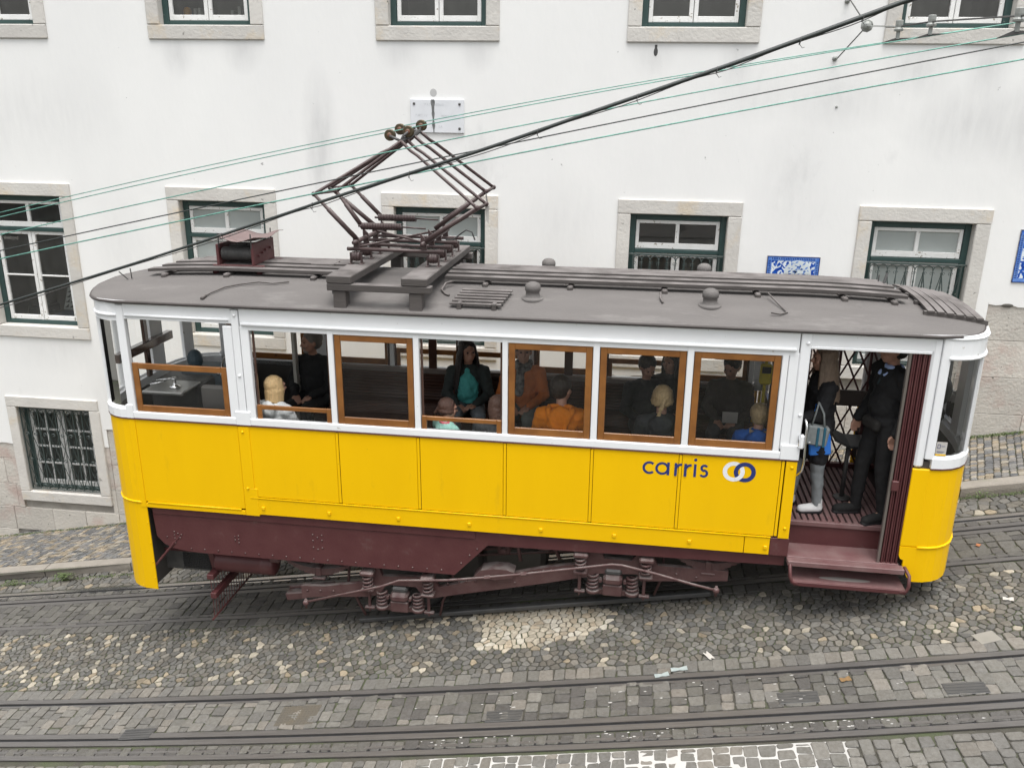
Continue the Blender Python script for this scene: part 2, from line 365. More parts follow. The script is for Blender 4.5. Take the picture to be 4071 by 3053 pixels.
def voron(lst,y0,y1,x0,x1,d,kind,z0=0,cfun=None,jit=.42,arc=0,cv=CV):
    pts={}
    nx=int((x1-x0)/d)+1; ny=max(1,round((y1-y0)/d)); dy=(y1-y0)/ny
    for i in range(-1,nx+1):
        for j in range(-1,ny+1):
            px=x0+(i+.5+(.5 if j%2 else 0))*d+rnd(-jit,jit)*d; py=y0+(j+.5)*dy+rnd(-jit,jit)*dy
            if j==-1: py=2*y0-(y0+.5*dy)+rnd(-.05,.05)*dy
            pts[i,j]=(px,py)
    for i in range(0,nx):
        for j in range(0,ny):
            p=pts[i,j]; yy=p[1]+cv*(p[0]-.8)**2
            if not inview(p[0],yy,gz(p[0]),.16): continue
            poly=[(p[0]-d,max(y0,p[1]-d)),(p[0]+d,max(y0,p[1]-d)),(p[0]+d,min(y1,p[1]+d)),(p[0]-d,min(y1,p[1]+d))]
            for a in (-2,-1,0,1,2):
                for b in (-2,-1,0,1,2):
                    if (a or b) and (i+a,j+b) in pts:
                        q=pts[i+a,j+b]; poly=clip(poly,(p[0]+q[0])/2,(p[1]+q[1])/2,q[0]-p[0],q[1]-p[1])
                        if len(poly)<3: break
                if len(poly)<3: break
            if len(poly)<3: continue
            poly=[(x,y+cv*(x-.8)**2) for x,y in poly]
            k=cfun(p[0],yy) if cfun else kind
            stone_mb(lst,poly,z0,stonecol(k),gap=.0045)
def patch(x,y):
    e=((x+.68)/.84)**2+((y-7.72-.10*(x+.7))/.38)**2
    if e<1.0+rnd(-.15,.12) and x>-1.25: return True
    return x<-1.0 and x>-2.15 and abs(y-8.0)<.12 and random.random()<.5
def midcol(x,y):
    TAN[0]=.15 if x<-2.2 else .06
    if patch(x,y): return 'white'
    return 'grey'
WX0,WX1=-12.0,8.0
columns(street_stones,5.05,5.81,WX0,WX1,.12,.13,'sett')
columns(street_stones,5.93,6.045,WX0,WX1,.115,.13,'dark')
columns(street_stones,6.25,6.69,WX0,WX1,.125,.135,'sett',cfun=lambda x,y:'dark' if abs(x)<2.4 and random.random()<.6 else 'sett')
columns(street_stones,6.795,6.96,WX0,WX1,.12,.165,'sett')
voron(street_stones,6.96,8.06,WX0,WX1,.076,'grey',cfun=midcol)
columns(street_stones,8.06,8.21,WX0,WX1,.125,.15,'dark',cfun=lambda x,y:'white' if patch(x,y) else 'dark')
columns(street_stones,8.32,8.83,WX0,WX1,.14,.12,'dark',cv=.0036)
columns(street_stones,9.03,9.125,WX0,WX1,.12,.12,'dark',cv=.0032)
voron(street_stones,9.26,9.70,WX0,WX1,.10,'grey',cv=.003)
def walkcol(x,y):
    TAN[0]=.06
    if ((x+6.35)/.28)**2+((y-10.75)/.3)**2<1: return 'white'
    return 'walk'
_wc=[None]
columns(walk_stones,9.93,11.24,WX0,WX1,.085,.07,'walk',z0=.12,slant=.35,cfun=walkcol,cv=.002)
def emit(lst,parent,name,stuff,mat_,mx=300):
    lst.sort(key=lambda s:-s[0])
    for s in lst[:mx]:
        mb=MB(); mb.add(s[1],s[2],0,s[3]); mb.build(name,mat_,parent)
    mb=MB()
    for s in lst[mx:]: mb.add(s[1],s[2],0,s[3])
    if mb.v: mb.build(stuff,mat_,parent,kind='stuff')
def sheet(name,M,y0,y1,z0,x0=-60,x1=60,cv=0,nx=60,th=0,thick=0):
    mb=MB(); xs=[x0+(x1-x0)*i/nx for i in range(nx+1)]
    f=(lambda x:cv*(min(max(x,-12),12)-.8)**2)
    vs=[]
    for x in xs: vs+=[(x,y0+f(x),gz(x,z0)),(x,y1+f(x),gz(x,z0))]
    mb.add(vs,[(2*i,2*i+2,2*i+3,2*i+1) for i in range(nx)])
    if thick:
        vs=[]
        for x in xs: vs+=[(x,y0+f(x),gz(x,z0-thick)),(x,y0+f(x),gz(x,z0))]
        mb.add(vs,[(2*i,2*i+2,2*i+3,2*i+1) for i in range(nx)])
    return mb
street=sheet('street',DIRT,-12,9.80,-.011,cv=0).build('street',DIRT); tag(street,kind='structure')
emit(street_stones,street,'cobblestone','cobblestones',STONE)
walk=sheet('pavement',DIRT,9.86,11.45,.108,cv=0).build('pavement',DIRT); tag(walk,kind='structure')
emit(walk_stones,walk,'paving_stone','paving_stones',STONE)
# white mortar smeared over the setts beside the nearest rail
mb=MB(); vs=[];fs=[];nx,ny=90,14
def mort_h(x,y): 
    e=min((x+1.9)/1.2,(2.1-x)/.5,(5.83-y)/.03,1)
    return max(0,min(1,e))*(.80 if x<.2 else 1)
for i in range(nx):
    for j in range(ny):
        x=-1.9+4.1*i/(nx-1); y=5.1+.73*j/(ny-1); yy=y+CV*(x-.8)**2
        vs.append((x,yy,gz(x,-.012+(.0112+.0035*math.sin(x*7+y*9)*math.sin(x*3.3-y*5)+rnd(-.002,.002))*mort_h(x,y))))
for i in range(nx-1):
    for j in range(ny-1): fs.append((i*ny+j,(i+1)*ny+j,(i+1)*ny+j+1,i*ny+j+1))
mb.add(vs,fs); mo=mb.build('mortar',MORT,street,smooth=True); mo['kind']='stuff'
mb=MB()
for _ in range(150):
    px=rnd(-1.6,3.0)+rnd(-.3,.3); zone=random.random()
    py=(rnd(5.95,6.05) if zone<.55 else rnd(6.32,6.66))+CV*(px-.8)**2
    if math.sin(px*4)+math.sin(px*9+py*20)<-.3: continue
    n=random.choice((4,5,6)); r=rnd(.003,.011); vs=[]
    for k in range(n): a=6.283*k/n; q=r*rnd(.5,1.3); vs.append((px+q*1.9*math.cos(a),py+q*.8*math.sin(a),gz(px,.0095)+G*q*1.9*math.cos(a)))
    mb.add(vs,[tuple(range(n))])
o=mb.build('mortar_speck',MORT,street); o['kind']='stuff'
# kerb
kerb=sheet('kerb',KERB,9.76,9.92,.105,cv=.002).build('kerb',JOINT); tag(kerb,kind='structure')
x=-12.5
while x<8:
    L_=rnd(.9,1.5); mb=MB(); n=4; vs=[];fs=[]
    for i in range(n+1):
        xx=x+.006+(L_-.012)*i/n; yb=9.75+.002*(xx-.8)**2
        prof=[(yb+.004,-.02),(yb-.002,.05),(yb+.0,.108),(yb+.012,.122),(yb+.16,.124),(yb+.168,.115)]
        for (py,pz) in prof: vs.append((xx+rnd(-.002,.002),py+rnd(-.003,.003),gz(xx,pz)+rnd(-.002,.002)))
    k=6
    for i in range(n):
        for j in range(k-1): fs.append((i*k+j,(i+1)*k+j,(i+1)*k+j+1,i*k+j+1))
    fs.append(tuple(range(k))); fs.append(tuple(n*k+j for j in range(k))[::-1])
    mb.add(vs,fs); mb.build('kerb_stone',KERB,kerb); x+=L_
# rails
def strip(mb,ya,yb,z,cv,mi=0,zd=.012,x0=-30,x1=30):
    xs=[x0+(x1-x0)*i/80 for i in range(81)]
    f=lambda x:cv*(min(max(x,-12),12)-.8)**2
    vs=[]
    for x in xs: vs+=[(x,ya+f(x),gz(x,z-zd)),(x,ya+f(x),gz(x,z)),(x,yb+f(x),gz(x,z)),(x,yb+f(x),gz(x,z-zd))]
    fs=[]
    for i in range(80):
        for j in range(3): fs.append((4*i+j,4*i+4+j,4*i+5+j,4*i+1+j))
    mb.add(vs,fs,mi)
def rail(parent,y,cv,side,shiny=False):
    mb=MB(); s=side     # groove on the side s of the running head
    strip(mb,y-.03,y+.03,.008,cv)
    a,b=sorted((y+s*.065,y+s*.095)); strip(mb,a,b,.004,cv)
    o=mb.build('running_rail',SHINY if shiny else STEEL,parent)
    mb=MB(); a,b=sorted((y+s*.03,y+s*.065)); strip(mb,a,b,-.0075,cv,zd=.003); mb.build('rail_groove',BLACK,parent)
    return o
def slot(parent,y,cv):
    mb=MB(); strip(mb,y-.085,y-.018,.006,cv); strip(mb,y+.018,y+.085,.006,cv); mb.build('slot_beam',STEEL,parent)
    mb=MB(); strip(mb,y-.018,y+.018,-.009,cv,zd=.001); mb.build('cable_slot',BLACK,parent)
tr=empty('tram_track',(0,6.3,0)); tag(tr,'nearer tram track in the foreground with two rails and a dark cable slot','track','tram tracks in the street')
rail(tr,5.88,.0052,1); rail(tr,6.745,.0047,-1); slot(tr,6.145,.0048)
tr2=empty('tram_track',(0,8.75,0)); tag(tr2,'farther tram track under the yellow tram, next to the kerb','track','tram tracks in the street')
rail(tr2,8.268,.0037,1); rail(tr2,9.19,.003,-1,True); slot(tr2,8.93,.0031)
# trackside iron pads and drain
for (x,y) in ((-.81,6.33),(1.73,6.36),(3.05,6.36),(-4.45,6.36)):
    M=Matrix.Translation((x,y+CV*0,gz(x,.002)))@Matrix.Rotation(-math.atan(G),4,'Y')
    mb=MB(); mb.box(-.17,.17,-.075,.075,-.01,.004,M=M)
    for k in range(4): mb.box(-.16,.16,-.06+.035*k,-.045+.035*k,.004,.008,M=M,c=.001)
    o=mb.build('rail_cover_plate',DGREY); 
    tag(o,{-.81:'ribbed iron cover plate beside the near slot, below the white stone patch',1.73:'ribbed iron cover plate beside the near slot, below the tram door',3.05:'ribbed iron cover plate beside the near slot, rightmost one',-4.45:'ribbed iron cover plate beside the near slot, leftmost one'}[x],'cover plate','iron cover plates beside the slot')
mb=MB(); M=Matrix.Translation((-2.84,6.5,gz(-2.84,.003)))@Matrix.Rotation(-math.atan(G),4,'Y')
mb.box(-.2,.2,-.14,.14,-.01,.003,M=M)
for i in range(11):
    for j in range(8): mb.lathe([(.011,.003),(.009,.006),(.002,.007)],M@Vector((-.17+.034*i,-.12+.034*j,0)),6)
tag(mb.build('manhole_cover',mat('rusty_iron',(.105,.088,.062),.8,(.075,.07,.062),8,.9)),'rust-flecked iron cover with knobs between the near rails','manhole cover')
# litter and loose stone
def flatbit(name,x,y,sx,sy,rot,m_,label,cat,z=.012,n=4):
    mb=MB(); vs=[];fs=[]
    c,s=math.cos(rot),math.sin(rot)
    for i in range(n+1):
        for j in range(3):
            a=(i/n-.5)*sx;b=(j/2-.5)*sy*(1+.3*math.sin(i*2.1)); xx=x+a*c-b*s; yy=y+a*s+b*c
            vs.append((xx,yy,gz(xx,z+.004*math.sin(i*1.7+j))))
    for i in range(n):
        for j in range(2): fs.append((i*3+j,i*3+3+j,i*3+4+j,i*3+1+j))
    mb.add(vs,fs); tag(mb.build(name,m_),label,cat)
PLAST=mat('pale_plastic',(.26,.31,.31),.3,(.38,.42,.42),9,.8); PAPER=mat('paper',(.5,.48,.45),.8,(.4,.38,.35),8,.7)
flatbit('plastic_scrap',.76,6.83,.15,.05,.1,PLAST,'pale plastic scrap lying across the middle rail','litter',.018)
flatbit('plastic_scrap',.60,6.76,.13,.05,.2,PLAST,'small grey plastic strip stuck on the rail beside the pale scrap','litter',.016)
flatbit('paper_scrap',1.04,7.0,.05,.11,.5,PAPER,'curled white paper scrap standing on setts near the middle rail','litter',.02)
flatbit('cigarette_pack',3.84,7.58,.09,.05,-.3,PAPER,'small crushed printed packet on the cobbles at far right','litter',.02)
flatbit('cigarette_end',3.15,8.1,.07,.015,-.4,PAPER,'tiny white cigarette end beside the rail behind the tram front','litter',.016)
flatbit('dry_leaf',2.15,6.55,.09,.05,.2,mat('dry_leaf_brown',(.20,.12,.05),.8),'dry brown leaf on the setts between the near rails','leaf',.014)
flatbit('dry_leaf',3.95,8.62,.05,.04,.9,mat('orange_leaf',(.35,.14,.06),.8),'small orange leaf between the far rails at right','leaf',.014)
mb=MB(); M=Matrix.Translation((3.45,7.02,gz(3.45,.006)))@Matrix.Rotation(-math.atan(G),4,'Y')@Matrix.Rotation(.25,4,'Z'); mb.box(-.1,.1,-.075,.075,-.01,.006,M=M)
tag(mb.build('marble_slab',mat('pale_slab',(.25,.235,.205),.7,(.20,.19,.165),6,.8)),'pale square stone slab set among cobbles beside the middle rail','stone slab')
# weeds
def weed(x,y,n,label,z=.02,sz=.07):
    mb=MB()
    for _ in range(n):
        a=rnd(0,6.28); r=rnd(.0,.10); px,py=x+r*math.cos(a)*1.6,y+r*math.sin(a)*.5; h=rnd(.3,1)*sz; l=rnd(.012,.028); b=rnd(0,6.28)
        dx,dy=math.cos(b)*l,math.sin(b)*l; q=Vector((px,py,gz(px,z)+h))
        mb.add([q,q+Vector((dx,dy,.008)),q+Vector((dx*1.8,dy*1.8,0)),q+Vector((dx-dy*.5,dy+dx*.5,.002))],[(0,1,2,3)])
        if random.random()<.3: mb.tube([(x+rnd(-.03,.03),y,gz(x,0)),q],.0012,3)
    o=tag(mb.build('weed',LEAF),label,'weed','weeds along the kerb')
LEAF=mat('weed_leaf',(.07,.11,.03),.7,(.10,.13,.05),20,.8)
weed(-7.55,9.70,260,'leafy green weed clump growing at the foot of the kerb, left of the tram',.02,.11)
weed(-8.35,9.70,70,'small low weed at the kerb joint near the left edge')
weed(4.35,9.68,50,'tiny weed at the mossy kerb foot right of the tram')
def strip_moss(y,x0,x1,z,n,label,w=.06):
    mb=MB()
    for _ in range(n):
        px=rnd(x0,x1); py=y+rnd(-w,w)*rnd(.2,1); q=Vector((px,py,gz(px,z))); l=rnd(.006,.018); b=rnd(0,6.28)
        mb.add([q,q+Vector((math.cos(b)*l,math.sin(b)*l,rnd(.004,.02))),q+Vector((math.cos(b+.8)*l,math.sin(b+.8)*l,.002))],[(0,1,2)])
    tag(mb.build('moss',LEAF),label,'moss',kind='stuff')
strip_moss(11.2,4.2,7.5,.125,4000,'green moss and grass strip at the foot of the wall on the right',.07)
strip_moss(11.22,-11.5,-6.6,.125,1500,'thin moss line at the foot of the wall on the left',.04)
strip_moss(9.72,3.9,7.5,.005,1800,'moss at the foot of the kerb on the right',.05)
strip_moss(9.73,-11,-6.4,.005,1500,'moss at the foot of the kerb on the left',.05)
mbm=MB()
for _ in range(17000):
    px=rnd(-7.5,4.6); py=rnd(6.97,8.05)+CV*(px-.8)**2
    if patch(px,py) or not inview(px,py,gz(px),.05): continue
    if math.sin(px*2.1+1)+math.sin(py*7+px)+math.sin(px*5.3)*.6<-.2: continue
    q=Vector((px,py,gz(px,-.008))); l=rnd(.006,.013); b=rnd(0,6.28)
    mbm.add([q,q+Vector((math.cos(b)*l,math.sin(b)*l,rnd(.006,.0125))),q+Vector((math.cos(b+.9)*l,math.sin(b+.9)*l,.002))],[(0,1,2)])
tag(mbm.build('moss',LEAF),'sparse green moss in the joints of the small cobbles','moss',kind='stuff')
# ------------------------------------------------------------ building
FY=11.28
bld=empty('building',(-2.4,FY,gz(-2.4,.12)))
tag(bld,'white plastered building with stone-framed windows rising behind the yellow tram','building')
WC=[-8.48,-5.47,-2.41,.745,3.755,6.85,-11.5]
openings=[]
for c in WC: openings+= [(c-.66,c+.66,1.86,3.84),(c-.66,c+.66,6.0,7.99)]
openings.append((-9.14,-7.86,-.87,.63))
def base_top(x):
    for a,b,z in ((-14,-10.9,-.4),(-10.9,-7.66,0.0),(-7.66,-4.6,.32),(-4.6,-1.55,.98),(-1.55,1.65,1.62),(1.65,4.70,2.2),(4.70,9,2.81)):
        if a<=x<b: return z
    return 2.8
xs=sorted({-14,9,-10.9,-7.66,-4.6,-1.55,1.65,4.70,*[o[0] for o in openings],*[o[1] for o in openings]})
mb=MB()
for a,b in zip(xs[:-1],xs[1:]):
    mx=(a+b)/2; ops=sorted([o for o in openings if o[0]<mx<o[1]],key=lambda o:o[2])
    z=base_top(mx)
    for o in ops+[(0,0,9.2,9.2)]:
        if o[2]>z: mb.box(a,b,FY,FY+.35,z,o[2],c=0)
        z=max(z,o[3])
mb.build('wall',PLASTER,bld)
mb=MB(); mb.box(-14,9,FY+.05,FY+.34,-3.2,-.85,c=0)
for a,b in zip(xs[:-1],xs[1:]):
    mx=(a+b)/2; z=-.85; top=base_top(mx)
    for o in sorted([o for o in openings if o[0]<mx<o[1] and o[2]<top],key=lambda o:o[2])+[(0,0,top,top)]:
        if o[2]>z: mb.box(a,b,FY+.05,FY+.34,z,o[2],c=0)
        z=max(z,o[3])
mb.build('base_backing',JOINT,bld)
# stone blocks of the base
z=-2.6; row=0; blk=[]
while z<2.8:
    h=rnd(.40,.56); x=-14+rnd(0,.5)
    while x<9:
        l=rnd(.55,.95); a,b=x,x+l; x+=l
        for bp in (-10.9,-7.66,-4.6,-1.55,1.65,4.70):
            if a<bp<b: b=bp; x=bp
        top=min(base_top((a+.01)),z+h)
        if top-z<.02 or b-a<.03: continue
        if gz(b,.12)>top+.02: continue
        bad=False
        for o in openings:
            X0,X1,Z0,Z1=o[0]-.12,o[1]+.12,o[2]-.13,o[3]+.13
            if a<X1 and b>X0 and z<Z1 and top>Z0:
                if a<X0-.03: b=X0
                elif b>X1+.03: a=X1
                else: bad=True
        if bad or b-a<.025: continue
        if gz((a+b)/2)<z-0 and False: continue
        mb=MB(); mb.box(a+.0025,b-.0025,FY+rnd(.010,.018),FY+.2,z+.0025,top-.0025,c=.005); mb.build('stone_block',LIME2,bld)
    z+=h; row+=1
def ogive(mb,c,z0,x0,x1,y,n):  # grille: arches, twisted bars and diagonals
    pass
def grille_tall(parent,c,ztop,zbot,y,arch_scroll=0):
    mb=MB(); x0,x1=c-.555,c+.555; n=10; st=(x1-x0)/n
    mb.box(x0-.06,x1+.06,y-.012,y+.012,ztop-.012,ztop+.012)
    mb.box(x0-.012,x0+.008,y-.01,y+.01,zbot,ztop); mb.box(x1-.008,x1+.012,y-.01,y+.01,zbot,ztop)
    mb.box(x0,x1,y-.01,y+.01,zbot-.01,zbot+.012); mb.box(x0,x1,y-.008,y+.008,zbot+.62,zbot+.64)
    for i in range(n):
        cx=x0+(i+.5)*st
        mb.tube([(cx+st*.48*math.cos(t*math.pi/8),y,ztop-.075+.055*math.sin(t*math.pi/8)) for t in range(9)],.007,5,caps=False)
        for s in (-1,1):
            sc=(cx-s*st*.48) if i%2==0 else (cx+s*st*.3)
            mb.tube([(sc+s*.018+.016*math.cos(t*.9)*(1-.05*t),y-.004,ztop-.115+.016*math.sin(t*.9)) for t in range(7)],.0035,4,caps=False)
    for i in range(1,n):
        cx=x0+i*st; pts=[];rr=[]
        k=46
        for j in range(k+1):
            zz=zbot+(ztop-.07-zbot)*j/k; pts.append((cx,y,zz)); ph=(j/k*26)%1
            rr.append(.006 if (zz>ztop-.2) else .005+.006*abs(math.sin(ph*math.pi)))
        mb.tube(pts,.006,5,rr=rr,caps=False)
    for i in range(0,n+1,2):
        cx=x0+i*st; zt=ztop-.11
        for s in (-1,1):
            ex=cx+s*st
            if x0-.01<=ex<=x1+.01: 
                mb.tube([(cx,y+.008,zt),(ex,y+.008,zt-.62)],.0062,4,caps=False)
                mb.tube([(ex,y+.008,zt-.62),(cx,y+.008,zt-1.15)],.0062,4,caps=False)
    return mb.build('grille',IRON,parent)
def sash(mb,x0,x1,z0,z1,y,t,cols=1,rows=1,b=.05,mt=.028,bot=None):
    bot=b*1.3 if bot is None else bot
    mb.box(x0,x0+b,y,y+t,z0,z1); mb.box(x1-b,x1,y,y+t,z0,z1)
    mb.box(x0+b,x1-b,y+.002,y+t-.002,z1-b,z1-.001); mb.box(x0+b,x1-b,y+.002,y+t-.002,z0+.001,z0+bot)
    P=[]
    gx0,gx1,gz0,gz1=x0+b,x1-b,z0+bot,z1-b
    for i in range(1,cols):
        xx=gx0+(gx1-gx0)*i/cols; mb.box(xx-mt/2,xx+mt/2,y+.004,y+t-.004,gz0,gz1)
    for j in range(1,rows):
        zz=gz0+(gz1-gz0)*j/rows; mb.box(gx0,gx1,y+.006,y+t-.006,zz-mt/2,zz+mt/2)
    for i in range(cols):
        for j in range(rows):
            P.append((gx0+(gx1-gx0)*i/cols,gx0+(gx1-gx0)*(i+1)/cols,gz0+(gz1-gz0)*j/rows,gz0+(gz1-gz0)*(j+1)/rows))
    return P
def pane(x0,x1,z0,z1,y,m_,parent,frame=I4,name='pane'):
    mb=MB(); mb.add([(x0,y,z0),(x1,y,z0),(x1,y,z1),(x0,y,z1)],[(0,1,2,3)]); return mb.build(name,m_,parent,frame)
def window(c,zi0,zi1,kind,upper,lower):
    # stone surround
    hw=.62; ow=.79
    y=FY-.03
    def jag(a,b,z0,z1):
        m2=MB(); m2.box(a,b,y+rnd(-.004,.004),FY+.2,z0,z1,c=.01); return m2
    j=rnd(-.01,.01)
    fr=MB(); fy=FY+.10
    fr.box(c-hw,c-hw+.075,fy,fy+.09,zi0,zi1); fr.box(c+hw-.075,c+hw,fy,fy+.09,zi0,zi1)
    fr.box(c-hw+.075,c+hw-.075,fy+.002,fy+.09,zi1-.085,zi1-.001); fr.box(c-hw+.075,c+hw-.075,fy+.002,fy+.09,zi0+.001,zi0+.055)
    tr_=None
    if kind!='T': 
        fr.box(c-hw+.075,c+hw-.075,fy-.012,fy+.085,3.285,3.335); tr_=3.31
    win=fr.build('window',GREENP,bld)
    jag(c-ow,c+ow+j,zi1,zi1+.185).build('lintel_stone',LIME,win)
    jag(c-ow+j,c-hw,zi0,zi1-.003).build('jamb_stone',LIME,win); jag(c+hw,c+ow+j*.5,zi0,zi1-.003).build('jamb_stone',LIME,win)
    jag(c-ow,c+ow,zi0-.18,zi0-.003).build('sill_stone',LIME,win)
    zz0=zi0+.055; sy=fy+.02
    if kind=='T': segs=[(zz0,zi1-.085,1)]
    else: segs=[(3.335,zi1-.085,0),(zz0,3.285,1)]
    for a,b,casement in segs:
        ml=upper if not casement else lower
        if not casement:
            mb=MB(); P=sash(mb,c-hw+.08,c+hw-.08,a+.003,b-.003,sy,.045,2,1,.045,.05,.075); mb.build('sash',WHITEW,win)
            for p in P: pane(p[0],p[1],p[2],p[3],sy+.03,ml,win)
        else:
            for s in (-1,1):
                xa,xb=(c-hw+.08,c-.004) if s<0 else (c+.004,c+hw-.08)
                mb=MB(); P=sash(mb,xa,xb,a+.003,b-.003,sy,.045,1,2 if kind!='T' else 2,.05,.022,.07); mb.build('sash',WHITEW,win)
                for p in P: pane(p[0],p[1],p[2],p[3],sy+.03,ml,win)
    # dark room behind the panes
    mb=MB(); X0,X1,Y0,Y1,Z0,Z1=c-.9,c+.9,FY+.36,FY+2.2,zi0-.25,zi1+.3
    mb.add([(X0,Y0,Z0),(X1,Y0,Z0),(X1,Y1,Z0),(X0,Y1,Z0),(X0,Y0,Z1),(X1,Y0,Z1),(X1,Y1,Z1),(X0,Y1,Z1)],[(0,1,2,3),(4,7,6,5),(3,2,6,7),(0,3,7,4),(1,5,6,2)]); mb.build('room',ROOMM,win)
    return win
wins={}
for c in WC:
    idx=WC.index(c)
    up={1:FROST,2:FROST,4:FROST}.get(idx,GLASSB); lo={1:FROST,4:FROST}.get(idx,GLASSB)
    wins['M',idx]=window(c,1.90,3.80,'M',up,lo); wins['T',idx]=window(c,6.045,7.95,'T',GLASSB,GLASSB)
    if idx in (2,3,4,5): grille_tall(wins['M',idx],c,3.27,1.95,FY+.04)
# low barred window at left
c=-8.5; fr=MB(); fy=FY+.14
for a,b,z0,z1 in ((c-.6,c-.52,-.83,.59),(c+.52,c+.6,-.83,.59),(c-.52,c+.52,.51,.589),(c-.52,c+.52,-.829,-.76)): fr.box(a,b,fy,fy+.08,z0,z1)
wl=fr.build('window',GREENP,bld)
y=FY-.025
for nm,a,b,z0,z1 in (('lintel_stone',c-.76,c+.76,.592,.765),('jamb_stone',c-.76,c-.603,-.83,.589),('jamb_stone',c+.603,c+.77,-.83,.589),('sill_stone',c-.76,c+.77,-1.0,-.833)):
    m2=MB(); m2.box(a,b,y+rnd(-.003,.003),FY+.2,z0,z1,c=.01); m2.build(nm,LIME,wl)
for s in (-1,1):
    xa,xb=(c-.52,c-.01) if s<0 else (c+.01,c+.52)
    mb=MB(); P=sash(mb,xa,xb,-.76,.51,fy+.01,.04,2,4,.055,.03,.08); mb.build('sash',WHITEW,wl)
    for p in P: pane(p[0],p[1],p[2],p[3],fy+.03,GLASSB,wl)
mb=MB(); X0,X1,Y0,Y1,Z0,Z1=c-.9,c+.9,FY+.36,FY+1.6,-1.1,.9
mb.add([(X0,Y0,Z0),(X1,Y0,Z0),(X1,Y1,Z0),(X0,Y1,Z0),(X0,Y0,Z1),(X1,Y0,Z1),(X1,Y1,Z1),(X0,Y1,Z1)],[(0,1,2,3),(4,7,6,5),(3,2,6,7),(0,3,7,4),(1,5,6,2)]); mb.build('room',ROOMM,wl)
# ornate grille: frame, crossing bars, scrolls, fine mesh
mb=MB(); gy=FY+.03; x0,x1,z0,z1=c-.585,c+.585,-.80,.57
for a,b,e,f in ((x0,x1,z1-.014,z1),(x0,x1,z0,z0+.014),(x0,x0+.014,z0,z1),(x1-.014,x1,z0,z1)): mb.box(a,b,gy-.01,gy+.01,e,f)
for i in range(1,8): 
    xx=x0+(x1-x0)*i/8; mb.tube([(xx,gy,z0),(xx,gy,z1)],.009,5,caps=False)
for i in range(0,8,2):
    a=x0+(x1-x0)*i/8; b=x0+(x1-x0)*(i+1)/8; e=x0+(x1-x0)*(i+2)/8
    for k in range(3):
        za=z0+(z1-z0)*k/3; zb=z0+(z1-z0)*(k+1)/3
        mb.tube([(a,gy+.007,za),(b,gy+.007,zb),(e,gy+.007,za)],.0075,4,caps=False); mb.tube([(a,gy+.007,zb),(b,gy+.007,za),(e,gy+.007,zb)],.0075,4,caps=False)
def curl(mb,x,z,r,s=1):
    mb.tube([(x+s*r*(1-.085*t)*math.cos(t*.7),gy-.005,z+r*(1-.085*t)*math.sin(t*.7)) for t in range(10)],.0075,4,caps=False)
for i in range(8):
    xx=x0+(x1-x0)*(i+.5)/8
    curl(mb,xx,z1-.06,.042,1 if i%2 else -1); curl(mb,xx,z0+.055,.042,1 if i%2 else -1); curl(mb,xx,z0+.5,.034,1 if i%2 else -1); curl(mb,xx,z0+.93,.034,-1 if i%2 else 1)
mb.build('grille',IRON,wl)
mb=MB()
for i in range(46): xx=x0+(x1-x0)*i/46; mb.tube([(xx,gy+.03,z0),(xx,gy+.03,z1)],.0012,3,caps=False)
for i in range(54): zz=z0+(z1-z0)*i/54; mb.tube([(x0,gy+.03,zz),(x1,gy+.03,zz)],.0012,3,caps=False)
mb.build('wire_mesh',IRON,wl)
# things in the office window at left
mb=MB(); M=Matrix.Translation((-8.25,FY+.55,2.02))@Matrix.Rotation(-.5,4,'X')
mb.box(-.2,.2,-.01,.01,0,.36,M=M); o=mb.build('display_board',mat('pale_board',(.5,.5,.48),.7))
for i in range(5):
    for k in range(4):
        m2=MB(); m2.add([M@Vector((-.18+.075*i,-.014,.03+.08*k)),M@Vector((-.12+.075*i,-.014,.03+.08*k)),M@Vector((-.12+.075*i,-.014,.095+.08*k))],[(0,1,2)]); m2.build('cutout',BLACK,o)
tag(o,'pale board with rows of dark triangles leaning behind the left office window','board')
mb=MB(); mb.box(-8.55,-8.05,FY+.4,FY+.75,1.93,1.97); tag(mb.build('blue_folder',mat('blue_paper',(.25,.3,.45),.7)),'pale blue folder lying behind the left office window','folder')
mb=MB(); mb.box(-8.3,-8.02,FY+.8,FY+.95,2.1,2.42,c=.03); mb.tube([(-8.22,FY+.86,2.42),(-8.2,FY+.86,2.52),(-8.12,FY+.86,2.52),(-8.1,FY+.86,2.42)],.008,6); tag(mb.build('paper_bag',mat('tan_paper',(.35,.22,.12),.7)),'brown carrier bag inside the left office window','bag')
mb=MB(); mb.box(-8.98,-8.68,FY+.45,FY+.8,1.95,2.06,c=.01); mb.box(-8.95,-8.7,FY+.5,FY+.78,2.07,2.10,c=.01); tag(mb.build('document_stack',DGREY),'stack of dark trays behind the left office window','papers')
mb=MB(); mb.lathe([(.05,0),(.055,.13),(.04,.17),(.01,.18)],(-5.92,FY+.45,6.12),12); tag(mb.build('orange_jar',mat('orange_plastic',(.75,.33,.02),.5),smooth=True),'orange jar standing inside an upper window','jar')
mb=MB()
for i,x in enumerate((-5.82,-5.76,-5.66,-5.58,-5.30,-5.2)): mb.box(x,x+.04,FY+.42,FY+.55,6.12,6.28+.04*math.sin(i*3),c=.003)
tag(mb.build('book_row',PAPER),'row of pale books inside the upper window beside the orange jar','books')
